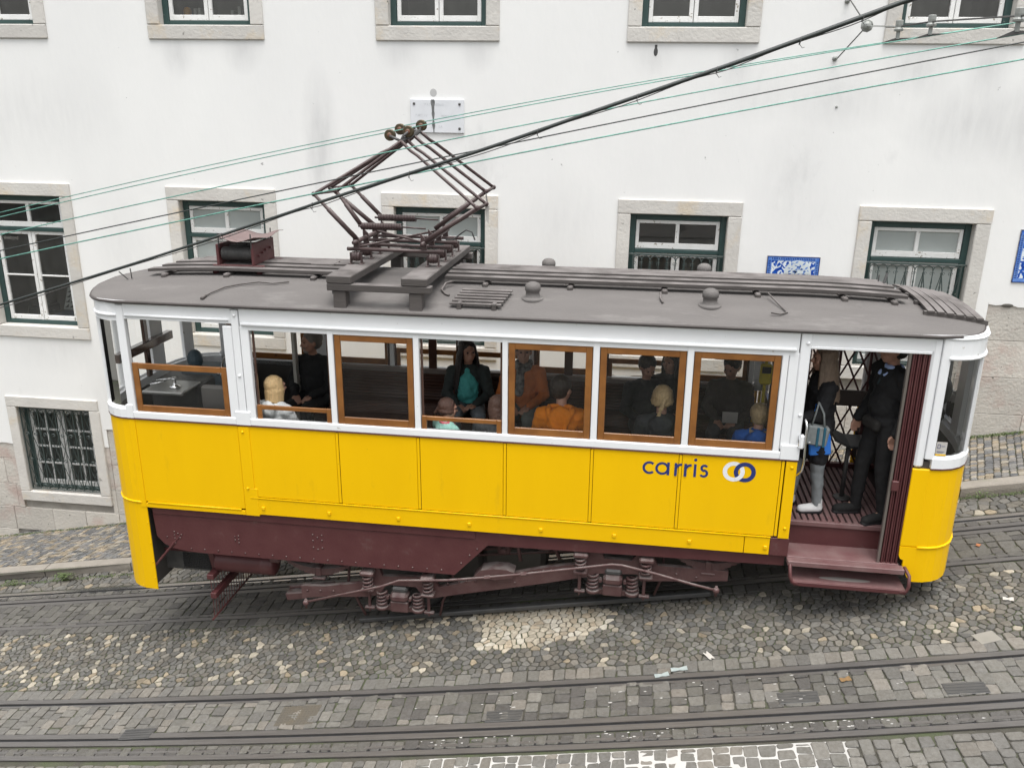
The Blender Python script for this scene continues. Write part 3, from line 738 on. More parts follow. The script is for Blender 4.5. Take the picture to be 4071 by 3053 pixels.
# marble plaque
mb=MB(); mb.box(-2.77,-2.07,FY-.028,FY+.01,4.76,5.17,c=.004)
MARB=mat('white_marble',(.70,.715,.74),.4,(.62,.635,.66),7,.9)
pq=mb.build('plaque',MARB); tag(pq,'white marble plaque with four bolts and a black drip stain above the trolley wheels','plaque')
for x,z in ((-2.72,5.115),(-2.125,5.115),(-2.72,4.815),(-2.125,4.815)):
    mb=MB(); mb.lathe([(.017,0),(.016,-.008),(.004,-.013)],(x,FY-.028,z),12,axis='Y'); mb.build('bolt',DGREY,pq,smooth=True)
STAIN=mat('black_stain',(.05,.055,.055),.8,(.22,.22,.22),30,.9)
mb=MB(); vs=[];fs=[]
for i in range(15):
    z=5.168-.40*i/14; wdt=.014+.006*math.sin(i*1.3)+(.008 if i<5 else 0); wdt*=(1 if i<13 else .7); vs+=[(-2.475+.012*i/14-wdt,FY-.0305,z),(-2.475+.012*i/14+wdt,FY-.0305,z)]
for i in range(14): fs.append((2*i,2*i+2,2*i+3,2*i+1))
mb.add(vs,fs); mb.build('drip_stain',STAIN,pq)
mb=MB(); mb.ell((-2.47,FY-.001,5.25),(.045,.0015,.05),14,8); mb.build('stain',mat('grey_stain',(.45,.45,.445),.9),bld)
def glyph(mb,txt,x,z,h,y):      # worn incised capitals, plain strokes
    F={'P':[((0,0),(0,1)),((0,1),(.6,.85)),((.6,.85),(0,.5))],'A':[((0,0),(.35,1)),((.35,1),(.7,0)),((.15,.4),(.55,.4))],'T':[((0,1),(.7,1)),((.35,1),(.35,0))],'R':[((0,0),(0,1)),((0,1),(.6,.8)),((.6,.8),(0,.5)),((0,.5),(.6,0))],'I':[((.1,0),(.1,1))],'M':[((0,0),(.1,1)),((.1,1),(.4,.2)),((.4,.2),(.7,1)),((.7,1),(.8,0))],'O':[((.1,.1),(.1,.9)),((.1,.9),(.6,.9)),((.6,.9),(.6,.1)),((.6,.1),(.1,.1))],'N':[((0,0),(0,1)),((0,1),(.6,0)),((.6,0),(.6,1))],'S':[((.6,.9),(.1,.8)),((.1,.8),(.6,.3)),((.6,.3),(.05,.05))],'C':[((.6,.9),(.1,.7)),((.1,.7),(.1,.3)),((.1,.3),(.6,.1))],'D':[((0,0),(0,1)),((0,1),(.6,.5)),((.6,.5),(0,0))],'L':[((0,1),(0,0)),((0,0),(.5,0))],'U':[((0,1),(.1,0)),((.1,0),(.5,0)),((.5,0),(.6,1))],'.':[((0,0),(.1,.1))]}
    for ch in txt:
        for (a,b) in F.get(ch,[]):
            p=Vector((x+a[0]*h,y,z+a[1]*h)); q=Vector((x+b[0]*h,y,z+b[1]*h)); t=(q-p).normalized(); nn=Vector((-t.z,0,t.x))*.0016
            mb.add([p-nn,q-nn,q+nn,p+nn],[(0,1,2,3)])
        x+=h*(.45 if ch in 'I. ' else .95)
WLM=mat('worn_lettering',(.52,.54,.56),.7)
for t_,x_,z_,h_ in (('PATRIMONIO',-2.58,5.09,.03),('PART CU',-2.70,4.96,.026),('MUNICIPAL',-2.36,4.955,.026),('LISBOA',-2.50,4.82,.03)): mb=MB(); glyph(mb,t_,x_,z_,h_,FY-.0295); mb.build('lettering',WLM,pq)['kind']='stuff'
# blue tile panels
def tilemat():
    M=bpy.data.materials.new('blue_white_tile'); M.use_nodes=True; nt=M.node_tree; L=nt.links.new; b=nt.nodes['Principled BSDF']; b.inputs['Roughness'].default_value=.15
    tc=N(nt,'TexCoord'); no=N(nt,'TexNoise'); no.inputs['Scale'].default_value=9; no.inputs['Detail'].default_value=1.5; no.inputs['Distortion'].default_value=2.2
    rp=N(nt,'ValToRGB'); e=rp.color_ramp.elements; e[0].position=.36; e[0].color=(.012,.05,.30,1); e[1].position=.60; e[1].color=(.68,.73,.76,1)
    x=e.new(.50); x.color=(.02,.11,.48,1); x=e.new(.535); x.color=(.65,.72,.75,1)
    L(tc.outputs['Object'],no.inputs['Vector']); L(no.outputs[0],rp.inputs[0]); L(rp.outputs[0],b.inputs['Base Color']); return M
TILE=tilemat(); TBL=mat('tile_border_blue',(.015,.10,.46),.15,(.20,.34,.66),24,.9); TDK=mat('tile_line_navy',(.01,.03,.16),.2); TWH=mat('tile_white',(.62,.68,.70),.15,(.55,.6,.62),6,.7)
def tiles(x0,x1,z0,z1,n,k,label):
    o=MB(); o.box(x0-.004,x1+.004,FY-.006,FY+.01,z0-.004,z1+.004,c=0); root=o.build('tile_panel',JOINT); tag(root,label,'tile panel','blue and white tile panels on the wall')
    sx=(x1-x0)/n; sz=(z1-z0)/k
    for i in range(n):
        for j in range(k):
            m2=MB(); m2.box(x0+i*sx+.001,x0+(i+1)*sx-.001,FY-.013,FY-.004,z0+j*sz+.001,z0+(j+1)*sz-.001,c=.001); m2.build('tile',TILE,root)
    m2=MB(); y=FY-.0155; b=.055
    for a,c_,e,f in ((x0,x1,z1-b,z1),(x0,x1,z0,z0+b),(x0,x0+b,z0+b,z1-b),(x1-b,x1,z0+b,z1-b)): m2.box(a,c_,y,y+.002,e,f,c=0)
    m2.build('border',TBL,root)
    m2=MB(); y-=.0015
    for a,c_,e,f in ((x0,x1,z1-.010,z1),(x0,x1,z0,z0+.01),(x0,x0+.008,z0,z1),(x1-.01,x1,z0,z1)): m2.box(a,c_,y,y+.001,e,f,c=0)
    q=x0+b
    while q<x1-b: m2.box(q,q+.009,y,y+.001,z1-.042,z1-.018,c=0); q+=.022
    q=z0+b
    while q<z1-b: m2.box(x0+.018,x0+.042,y,y+.001,q,q+.009,c=0); m2.box(x1-.042,x1-.018,y,y+.001,q,q+.009,c=0); q+=.022
    m2.build('border_line',TDK,root); return root
t1=tiles(1.91,2.565,2.60,3.315,5,5,'blue and white floral tile panel on the wall above the tram roof')
mb=MB(); pts=[]
for i in range(20):
    t=math.pi*i/19; pts.append((2.30-.17*math.cos(t),FY-.0175,3.10+.17*math.sin(t)))
poly=[(p[0],p[2]) for p in pts]; mb.prism(poly,FY-.0175,FY-.0145); 
for (cx,cz,r) in ((2.33,3.21,.03),(2.38,3.16,.025),(2.28,3.17,.02),(2.36,3.12,.03)):
    pass
mb.build('white_oval',TWH,t1)
mb=MB()
for _ in range(26):
    a=rnd(0,math.pi); r=rnd(.03,.15); cx,cz=2.31+r*math.cos(a),3.11+r*math.sin(a)*.95; l=rnd(.012,.032); b=rnd(0,3.14)
    dx,dz=math.cos(b)*l,math.sin(b)*l; y=FY-.019
    mb.add([(cx-dx,y,cz-dz),(cx+dz*.4,y,cz-dx*.4),(cx+dx,y,cz+dz),(cx-dz*.4,y,cz+dx*.4)],[(0,1,2,3)])
mb.build('painted_leaves',TBL,t1)
tiles(4.915,5.75,3.09,3.745,6,5,'blue and white tile panel at the right edge of the wall beside the window')
# pock marks and small fixings on the plaster
def wall_hook(x,z,label):
    mb=MB(); mb.lathe([(.03,0),(.028,-.02),(.012,-.03)],(x,FY,z),12,axis='Y'); mb.tube([(x,FY-.02,z),(x+.01,FY-.07,z),(x+.02,FY-.085,z+.01)],.009,6)
    return tag(mb.build('wall_hook',PORC,smooth=True),label,'wall hook','iron hooks in the wall')
wall_hook(2.50,6.33,'iron wall hook holding the upper stay wire at the top of the wall'); wall_hook(2.44,5.70,'iron wall hook holding the lower stay wire below the insulators')
mb=MB(); mb.box(.30,.33,FY-.004,FY+.01,5.79,5.84,c=.002); mb.ell((.315,FY-.002,5.76),(.025,.002,.05)); tag(mb.build('wall_fixing',DGREY),'small broken dark fixing below the upper window','fixing')
mb=MB(); mb.lathe([(.016,0),(.014,-.01),(.003,-.014)],(2.53,FY,5.15),10,axis='Y'); tag(mb.build('wall_stud',PORC),'small pale stud in the plain wall right of centre','stud')
for a,b in ((-14,-10.9),(-10.9,-9.27),(-7.7,-4.6),(-4.6,-1.55),(-1.55,1.65),(1.65,4.70),(4.70,9)):
    zt_=base_top((a+b)/2); mb=MB(); n=int((b-a)/.09); vs=[];q=0
    for i in range(n+1):
        q=.6*q+rnd(-.018,.03); vs+=[(a+(b-a)*i/n,FY-.003,zt_+.03),(a+(b-a)*i/n,FY-.003,zt_-.012-max(0,q))]
    vs2=[(x,y+.014,z) for x,y,z in vs]; m=len(vs)
    mb.add(vs+vs2,[(2*i,2*i+1,2*i+3,2*i+2) for i in range(n)]+[(2*i+1,m+2*i+1,m+2*i+3,2*i+3) for i in range(n)]); mb.build('plaster_edge',PLASTER,bld)
# broken hole above the stone base at right
mb=MB(); mb.ell((4.93,FY+.0,2.79),(.075,.012,.024),14,8); mb.build('broken_hole',mat('hole_dark',(.09,.085,.075),.9),bld)
# unseen low retaining wall on the near side, added to limit frontal sky light
mb=MB()
for k in range(24):
    x0_=-36+3*k; mb.box(x0_,x0_+3,-1.3,-.75,gz(x0_)-3,3.2+gz(x0_)*.55,c=.01)
ow=mb.build('unseen_retaining_wall',mat('terrace_render',(.5,.48,.43),.9,(.42,.40,.36),1,.8)); tag(ow,'unseen stepped retaining wall along the near side, added to limit frontal sky light','wall')
# ------------------------------------------------------------ overhead wires
def scale_to(p,Y): 
    k=Y/8.8; return (p[0]*k,Y,5.1+(p[1]-5.1)*k)
def smooth_pts(P,n=60,ext=8):
    # quadratic least squares z(x), keeps a wire evenly sagging
    xs=[p[0] for p in P]; zs=[p[2] for p in P]; Y=P[0][1]
    S_=[sum(x**k for x in xs) for k in range(5)]; Tt=[sum(z*x**k for x,z in zip(xs,zs)) for k in range(3)]
    A=Matrix(((S_[0],S_[1],S_[2]),(S_[1],S_[2],S_[3]),(S_[2],S_[3],S_[4]))); c=A.inverted()@Vector(Tt)
    x0,x1=min(xs)-ext*.5,max(xs)+ext*.35
    out=[]
    for i in range(n+1):
        x=x0+(x1-x0)*i/n; out.append((x,Y,c[0]+c[1]*x+c[2]*x*x))
    return out,c
W8={'w1':[(-6.88,3.89),(-5.04,4.30),(-2.89,4.78),(-1.03,5.15),(.53,5.40),(2.30,5.67),(3.50,5.92)],
'w2':[(-6.89,3.84),(-5.05,4.26),(-2.89,4.74),(-1.03,5.10),(.53,5.39),(2.29,5.69),(3.51,5.90)],
'w3':[(-6.93,3.64),(-5.07,4.06),(-2.90,4.54),(-1.03,4.92),(.54,5.23),(2.31,5.56),(3.52,5.80)],
'w4':[(-6.96,3.46),(-5.09,3.88),(-2.91,4.37),(.55,5.09),(2.32,5.48),(3.54,5.72)],
'w5':[(-6.98,3.37),(-5.11,3.78),(-2.92,4.26),(.56,4.98),(2.34,5.35),(3.57,5.57)],
'c':[(-7.08,2.83),(-5.15,3.44),(-3.60,3.96),(-2.92,4.19),(-1.42,4.68),(-.39,5.04),(.53,5.36),(1.13,5.57),(2.0,5.89),(2.48,6.07)]}
WY={'w1':8.92,'w2':8.62,'w3':7.2,'w4':6.7,'w5':6.3,'c':5.9}
WL={'w1':'topmost thin contact wire, the back one touching the trolley wheels','w2':'second thin contact wire from the top, the front one on the trolley wheels','w3':'third thin wire from the top crossing in front of the pantograph','w4':'fourth thin wire from the top, just above the lowest pale wire','w5':'lowest pale green wire, crossing the black cable near the pantograph'}
WP={}
for k in ('w1','w2','w3','w4','w5'):
    P,c_=smooth_pts([scale_to(p,WY[k]) for p in W8[k]]); WP[k]=c_
    mb=MB(); mb.tube(P,{'w1':.0052,'w2':.0055,'w3':.0055,'w4':.0055,'w5':.0058}[k],6,caps=False)
    tag(mb.build('overhead_wire',FRINGE if k!='w4' else CABLE),WL[k],'wire','thin overhead wires')
P=[scale_to(p,WY['c']) for p in W8['c']]
mb=MB(); P2=[]
for i in range(len(P)-1):
    for t in range(6):
        u=t/6; p0=P[max(i-1,0)];p1=P[i];p2=P[i+1];p3=P[min(i+2,len(P)-1)]
        P2.append(tuple(.5*(2*p1[j]+(p2[j]-p0[j])*u+(2*p0[j]-5*p1[j]+4*p2[j]-p3[j])*u*u+(3*p1[j]-p0[j]-3*p2[j]+p3[j])*u**3) for j in range(3)))
P2.append(P[-1]); a=Vector(P2[0]);b=Vector(P2[1]); P2=[tuple(a+(a-b)*40)]+P2; a=Vector(P2[-1]);b=Vector(P2[-2]); P2=P2+[tuple(a+(a-b)*16)]
n=len(P2); rr=[.0085+.0065*min(1,i/n*1.15) for i in range(n)]
mb.tube(P2,.013,8,rr=rr,caps=False); cb=mb.build('power_cable',CABLE,smooth=True); tag(cb,'thick black cable bundle slanting across the wall and over the pantograph','cable')
mb=MB(); mb.tube([(p[0],p[1]-.004,p[2]-.018-.008*math.sin(i*.8)) for i,p in enumerate(P2)],.0032,5,caps=False); mb.build('carrier_wire',DGREY,cb)
for t in (10,16,22,28,34,40,46,50):
    if t<n-1:
        p=Vector(P2[t]); mb=MB(); mb.tube([(p.x+.004*math.cos(q),p.y-.022*math.sin(q)*.9,p.z-.008+.024*math.cos(q)) for q in [j*.9 for j in range(9)]],.0024,4,caps=False)
        mb.tube([p+Vector((0,0,-.03)),p+Vector((.015,-.01,-.05)),p+Vector((.03,0,-.045))],.0022,4); mb.build('wire_tie',DGREY,cb)
def wz(k,x): c=WP[k]; return c[0]+c[1]*x+c[2]*x*x
ring=Vector((2.52,10.3,5.98))
sp=empty('span_wire',ring); tag(sp,'grey stay wire with ring insulator running from the wall hooks across the tram wires','span wire')
i1=Vector((2.47,8.92,wz('w1',2.47)+.12)); i2=Vector((2.66,8.62,wz('w2',2.66)+.12)); i3=Vector((2.83,7.2,wz('w3',2.83)+.13))
for a,b in ((Vector((2.51,FY-.08,6.34)),ring),(Vector((2.46,FY-.08,5.71)),ring),(ring,i1),(i1,i2),(i2,i3),(i3,i3+(i3-i2)*1.5)):
    mb=MB(); mb.cyl(a,b,.0075,6); mb.build('stay_wire',DGREY if a!=ring else PORC,sp)
mb=MB(); mb.ell(ring,(.05,.045,.05)); mb.tube([ring+Vector((.055*math.cos(q),.0,.055*math.sin(q))) for q in [j*.7 for j in range(10)]],.012,6); mb.build('ring_insulator',PORC,sp,smooth=True)
for p,k,lab in ((i1,'w1','left'),(i2,'w2','mid'),(i3,'w3','r')):
    mb=MB(); mb.lathe([(.018,-.11),(.018,-.045),(.042,-.04),(.045,-.025),(.03,-.01),(.034,.015),(.034,.05),(.028,.055)],p,12); mb.build('hanger_insulator',PORC,sp,smooth=False)
    zc=wz(k,p.x); mb=MB(); sl_=WP[k][1]+2*WP[k][2]*p.x
    mb.add([(p.x-.14,p.y-.008,zc-.14*sl_),(p.x+.14,p.y-.008,zc+.14*sl_),(p.x+.02,p.y-.008,p.z-.10),(p.x-.02,p.y-.008,p.z-.10),(p.x-.14,p.y+.008,zc-.14*sl_),(p.x+.14,p.y+.008,zc+.14*sl_),(p.x+.02,p.y+.008,p.z-.10),(p.x-.02,p.y+.008,p.z-.10)],[(0,1,2,3),(7,6,5,4),(3,2,6,7),(0,3,7,4),(1,5,6,2),(0,4,5,1)]); mb.build('wire_clamp',DGREY,sp)
# ------------------------------------------------------------ TRAM  (own frame: x along, y inwards, z up)
TF=MT; Wd=2.1
tram=empty('tram',(0,1.05,.2),TF); tag(tram,'yellow and white vintage tram with brown roof standing on the sloping street','tram')
def tb(mb,name,m_,parent=None,smooth=False,kind=None): return mb.build(name,m_,parent or tram,TF,smooth,kind)
ENDR=[(2.93,0),(3.03,.006),(3.12,.035),(3.20,.09),(3.27,.17),(3.325,.28),(3.365,.42),(3.395,.62),(3.41,.84),(3.415,1.05)]
ENDL=[(-4.93,0),(-5.03,.006),(-5.12,.035),(-5.20,.085),(-5.27,.165),(-5.33,.28),(-5.38,.42),(-5.415,.62),(-5.435,.84),(-5.44,1.05)]
def full(E): return E+[(x,Wd-y) for x,y in E[::-1][1:]]
FR_,FL_=full(ENDR),full(ENDL)
def inset(path,t,sgn):
    out=[]
    for i,p in enumerate(path):
        a=path[max(i-1,0)];b=path[min(i+1,len(path)-1)]; dx,dy=b[0]-a[0],b[1]-a[1]; l=math.hypot(dx,dy); out.append((p[0]-sgn*dy/l*t,p[1]+sgn*dx/l*t))
    return out
def shell(path,z0,z1,t,sgn,zf=None,mb=None):
    ins=inset(path,t,sgn); mb=mb or MB(); n=len(path); vs=[];fs=[]
    for (x,y),(xi,yi) in zip(path,ins):
        a=z0(x,y) if callable(z0) else z0; b=z1(x,y) if callable(z1) else z1
        vs+=[(x,y,a),(x,y,b),(xi,yi,b),(xi,yi,a)]
    for i in range(n-1):
        for j in range(4):
            k=(j+1)%4; q=(4*i+j,4*i+k,4*i+4+k,4*i+4+j); fs.append(q if sgn<0 else q[::-1])
    fs.append((0,1,2,3)); fs.append(tuple(4*(n-1)+j for j in (3,2,1,0)))
    return mb.add(vs,fs)
def out(path,t,sgn): return inset(path,-t,sgn)
def bead(path,z,r,sgn,m_,name='bead',parent=None):
    mb=MB(); mb.tube([(x,y,z) for x,y in out(path,r*.2,sgn)],r,8); return tb(mb,name,m_,parent,True)
# --- lower side, both sides
for side in (0,1):
    def Y(y): return y if side==0 else Wd-y
    seams=[-3.74,-2.70,-1.86,-.99,-.14,.70,1.64] if side==0 else [-3.74,-2.70,-1.86,-.99,-.14,.70,1.64]
    for a,b in zip(seams[:-1],seams[1:]):
        mb=MB(); mb.box(a+.017,b-.017,Y(0),Y(.022),1.204,1.992,c=.003); tb(mb,'side_panel',YEL)
        mb=MB(); mb.box(b-.013,b+.013,Y(-.005),Y(.003),1.21,1.985,c=.002); tb(mb,'cover_strip',YEL)
    for a,b in zip([-3.62,1.36],[1.36,1.60]):
        mb=MB(); mb.box(a+.003,b-.003,Y(-.004),Y(.022),1.004,1.185,c=.003); tb(mb,'lower_panel',YEL)
    mb=MB(); mb.tube([(-3.68,Y(-.004),1.193),(1.60,Y(-.004),1.193)],.0085,8); tb(mb,'bead',YEL,None,True)
    mb=MB(); mb.box(-3.75,-3.60,Y(-.008),Y(.03),.985,1.30,c=.003); mb.box(-3.75,-3.63,Y(-.008),Y(.03),1.30,1.985,c=.003); pf=tb(mb,'corner_plate',YEL)
    for z in (1.93,1.30): 
        m2=MB(); m2.lathe([(.014,0),(.013,-.008),(.004,-.013)],(-3.70,Y(-.008),z),10,axis='Y'); tb(m2,'rivet',YEL,pf,True)
    mb=MB(); mb.box(1.665,1.765,Y(-.008),Y(.03),1.19,1.985,c=.003); pf=tb(mb,'corner_plate',YEL)
    for z in (1.93,1.30):
        m2=MB(); m2.lathe([(.014,0),(.013,-.008),(.004,-.013)],(1.72,Y(-.008),z),10,axis='Y'); tb(m2,'rivet',YEL,pf,True)
    mb=MB(); mb.box(1.60,1.775,Y(-.002),Y(.03),1.0,1.188,c=.003); tb(mb,'sill_block',MAR)
    for x in (-3.55,-2.83,-2.09,-1.35,-.62,.11,.84,1.56):
        mb=MB(); mb.box(x-.017,x+.017,Y(-.018),Y(-.003),1.065,1.10,c=.004); tb(mb,'square_bolt',YEL)
    # left vestibule side panel
    mb=MB(); mb.box(-4.885,-3.755,Y(0),Y(.022),1.055,1.992,c=.003); tb(mb,'side_panel',YEL)
    mb=MB(); mb.box(-4.885,-3.755,Y(-.003),Y(.022),.985,1.035,c=.003); tb(mb,'lower_panel',YEL)
    mb=MB(); mb.tube([(-4.86,Y(-.002),1.045),(-3.80,Y(-.002),1.045)],.010,8); tb(mb,'bead',YEL,None,True)
    mb=MB(); mb.box(-4.95,-4.885,Y(-.006),Y(.02),.985,1.992,c=.003); tb(mb,'cover_strip',YEL)
    # maroon line and white sill band
    mb=MB(); mb.box(-4.93,1.77,Y(-.014),Y(.02),1.993,2.005,c=.002); tb(mb,'belt_moulding',MAR)
    for a,b in ((-4.885,-3.755),(-3.60,1.60)):
        mb=MB(); mb.box(a,b,Y(-.012),Y(.05),2.006,2.078,c=.006); tb(mb,'window_sill',WHT)
    for a,b in ((-4.96,-4.885),(-3.755,-3.60),(1.60,1.77)):
        mb=MB(); mb.box(a,b,Y(-.016),Y(.055),2.006,2.15,c=.004); tb(mb,'pillar_foot',WHT)
    # posts
    for (a,b) in ((-4.94,-4.855),(-3.815,-3.72),(-3.715,-3.64),(-3.635,-3.545),(-2.742,-2.685),(-1.887,-1.83),(-1.02,-.968),(-.165,-.105),(.692,.752),(1.53,1.585)):
        tall=a in (-3.715,-4.94)
        mb=MB(); mb.box(a,b,Y(-.004 if tall else .0),Y(.055),2.07,3.20 if tall else 3.035,c=.006); tb(mb,'window_post',WHT)
    mb=MB(); mb.box(1.59,1.675,Y(.004),Y(.045),2.10,3.03,c=.006); tb(mb,'corner_panel',WHT)
    mb=MB(); mb.box(1.675,1.765,Y(-.006),Y(.055),2.006,3.22,c=.008); pp=tb(mb,'door_post',WHT)
    for z in (3.13,2.45):
        m2=MB(); m2.lathe([(.016,0),(.014,-.010),(.004,-.015)],(1.735,Y(-.006),z),10,axis='Y'); tb(m2,'rivet',WHT,pp,True)
    for z in (3.15,2.53):
        m2=MB(); m2.lathe([(.016,0),(.014,-.010),(.004,-.015)],(-3.675,Y(-.004),z),10,axis='Y'); tb(m2,'rivet',WHT,pp,True)
    # header panels and drip rail
    mb=MB(); mb.box(-3.63,1.665,Y(.003),Y(.05),3.0,3.225,c=.003); mb.box(-4.855,-3.715,Y(.003),Y(.05),3.06,3.225,c=.003); tb(mb,'header_panel',WHT)
    mb=MB(); mb.tube([(-3.61,Y(-.004),3.062),(1.64,Y(-.004),3.062)],.018,8); tb(mb,'drip_rail',WHT,None,True)
    mb=MB(); mb.tube([(-4.84,Y(-.0),3.10),(-3.74,Y(-.0),3.10)],.014,8); tb(mb,'drip_rail',WHT,None,True)
    # door opening at right end of the side
    mb=MB(); mb.box(1.765,2.80,Y(.004),Y(.05),3.10,3.225,c=.003); mb.box(1.765,2.785,Y(-.002),Y(.045),3.075,3.10,c=.004); tb(mb,'door_header',WHT)
    mb=MB(); mb.box(2.785,2.865,Y(.0),Y(.06),2.006,3.215,c=.018); tb(mb,'door_post',WHT)
    mb=MB(); mb.box(2.868,2.945,Y(-.003),Y(.045),2.09,3.215,c=.006); tb(mb,'door_post',WHT)
    mb=MB(); mb.box(2.78,2.935,Y(-.002),Y(.03),1.205,1.992,c=.006); tb(mb,'side_panel',YEL)
    poly=[(2.78,1.20),(2.935,1.20),(2.935,.845),(2.90,.86),(2.875,.90),(2.86,.945),(2.83,.97),(2.83,1.06),(2.80,1.07),(2.785,1.10)]
    mb=MB(); mb.prism(poly if side==0 else poly[::-1],Y(-.004),Y(.024)); tb(mb,'door_bracket',YEL)
# ends: sills, beads, skirts, headers, posts, glass
for path,sg,R_ in ((FR_,1,True),(FL_,-1,False)):
    zb=.83 if R_ else -.02
    if R_:
        mb=MB(); shell(path,1.21,1.992,.03,sg,mb=mb); tb(mb,'end_panel',YEL,smooth=False)
        mb=MB(); shell(path,.835,1.19,.03,sg,mb=mb); tb(mb,'end_skirt',YEL)
        bead(path,1.20,.012,sg,YEL)
    else:
        pl=[(-4.89,0)]+path+[(-4.89,Wd)]
        mb=MB(); shell(pl[1:-1],1.05,1.992,.03,sg,mb=mb); tb(mb,'end_panel',YEL)
        mb=MB(); shell([(-4.885,0.0)]+path+[(-4.885,Wd)],-.02,1.035,.012,sg,mb=mb); sk=tb(mb,'end_skirt',YEL)
        bead(path,1.042,.011,sg,YEL)
        for (x,z) in ((-4.90,.8),(-4.90,.55),(-4.90,.32),(-4.90,.12),(-5.05,.02)):
            m2=MB(); m2.lathe([(.007,0),(.006,-.005)],(x,.0,z),8,axis='Y'); tb(m2,'rivet',YEL,sk,True)
    mb=MB(); shell(out(path,.012,sg),1.993,2.006,.03,sg,mb=mb); tb(mb,'belt_moulding',MAR)
    mb=MB(); shell(out(path,.010,sg),2.007,2.10,.09,sg,mb=mb); tb(mb,'window_sill',WHT)
    mb=MB(); shell(path,3.04,3.225,.04,sg,mb=mb); tb(mb,'header_panel',WHT)
    bead(path,3.045 if R_ else 3.10,.016,sg,WHT,'drip_rail')
    for (i,j) in ((4,5),(7,8),(10,11),(13,14)):
        mb=MB(); shell(path[i:j+1],2.10,3.04,.06,sg,mb=mb); tb(mb,'end_post',WHT)
    for (i,j) in ((0,4),(5,7),(8,10),(11,13),(14,18)):
        ps=inset(path[i:j+1],.02,sg); mb=MB(); mb.add([(x,y,z) for z in (2.11,3.03) for x,y in ps],[(q,q+1,len(ps)+q+1,len(ps)+q) for q in range(len(ps)-1)]); tb(mb,'end_glass',TGLASS)
        mb=MB(); shell(inset(path[i:j+1],.012,sg),2.10,2.125,.02,sg,mb=mb); tb(mb,'glazing_bead',WHT)
# cornice below the roof edge, all round
loop=[(-3.7,0)]+[] 
ring_path=ENDL[::-1]+ENDR; ring_path=[p for p in ring_path]
near=[(x,y) for x,y in FL_[:10]][::-1]+[(x,y) for x,y in FR_]+[(x,y) for x,y in FL_[10:]][::-1]
near=near+[near[0]]
mb=MB(); shell([(x,y) for x,y in near],3.215,3.25,.05,1,mb=mb); tb(mb,'cornice',WHT)
mb=MB(); mb.tube([(x,y,3.222) for x,y in out(near,.006,1)],.008,6); tb(mb,'cornice_bead',WHT,None,True)
# --- roof
def xend(t,R_):
    tab=[(0,0),(.2,.015),(.4,.05),(.55,.09),(.68,.14),(.79,.20),(.87,.27),(.93,.36),(.97,.46),(1,.62)] if R_ else [(0,0),(.2,.03),(.36,.055),(.5,.11),(.57,.145),(.68,.205),(.79,.275),(.87,.35),(.93,.43),(.97,.51),(1,.66)]
    for (a,va),(b,vb) in zip(tab[:-1],tab[1:]):
        if t<=b: d_=va+(vb-va)*(t-a)/(b-a); break
    return 3.44-d_ if R_ else -5.59+d_
YC,HW=1.05,1.08
def roofz(x,y):
    t=min(1,abs(y-YC)/HW)
    base=3.245+.165*(1-t**2.3)
    xl,xr=xend(t,False),xend(t,True)
    e=min(max(0,(x-xl)),max(0,(xr-x)))
    k=1-math.exp(-e/.55)
    return 3.245+(base-3.245)*(.12+.88*min(1,k*1.06)) if e<2 else base
mb=MB(); nu,nv=60,36; vs=[];fs=[]
for j in range(nv+1):
    s_=-1+2*j/nv; t=abs(s_)
    for i in range(nu+1):
        u=i/nu; u=.5-.5*math.cos(math.pi*u); xl,xr=xend(t,False),xend(t,True); x=xl+(xr-xl)*u; y=YC+HW*s_
        vs.append((x,y,roofz(x,y) if 0<i<nu and 0<j<nv else 3.245))
for j in range(nv):
    for i in range(nu): a=j*(nu+1)+i; fs.append((a,a+1,a+nu+2,a+nu+1))
mb.add(vs,fs); tb(mb,'roof',ROOF,None,True)
edge=[(xend(abs(s_),True),YC+HW*s_) for s_ in [-1+2*j/48 for j in range(49)]]
edgeL=[(xend(abs(s_),False),YC+HW*s_) for s_ in [1-2*j/48 for j in range(49)]]
lp=edge+edgeL+[edge[0]]
mb=MB(); mb.tube([(x,y,3.240) for x,y in lp],.015,8,caps=False); tb(mb,'roof_edge',mat('roof_edge_paint',(.045,.038,.036),.6,(.07,.06,.056),8,.9),None,True)
mb=MB(); vs=[(x,y,3.222) for x,y in lp[:-1]]; mb.add(vs,[tuple(range(len(vs)))]); tb(mb,'ceiling',INTW)
# roof walkway planks on bearers
def plank(x0,x1,y,wd=.115,th=.03,zoff=.065,parent=None):
    mb=MB(); n=24; vs=[];fs=[]
    for i in range(n+1):
        x=x0+(x1-x0)*i/n; z=roofz(x,YC)+zoff-.0 - (abs(y-YC)*.06)
        vs+=[(x,y-wd/2,z-th),(x,y-wd/2,z),(x,y+wd/2,z),(x,y+wd/2,z-th)]
    for i in range(n):
        for j in range(4): k=(j+1)%4; fs.append((4*i+j,4*i+k,4*i+4+k,4*i+4+j)[::-1])
    fs.append((3,2,1,0)[::-1]); fs.append(tuple(4*n+j for j in range(4))[::-1])
    mb.add(vs,fs); tb(mb,'roof_plank',PLANK)
ys=[.74,.905,1.07,1.235,1.40]
for i,y in enumerate(ys): plank(-1.72,2.72-.02*i,y,zoff=.088)
for i,y in enumerate(ys[:4]+[1.40]): plank(-4.95+.07*i,-2.72,y,zoff=.088)
for x in (-4.75,-4.05,-3.1,-1.3,-.45,.47,1.35,2.15,2.6):
    mb=MB(); mb.box(x-.028,x+.028,.62,1.48,roofz(x,.68)-.03,roofz(x,YC)+.02,c=.012); tb(mb,'plank_bearer',PLANK)
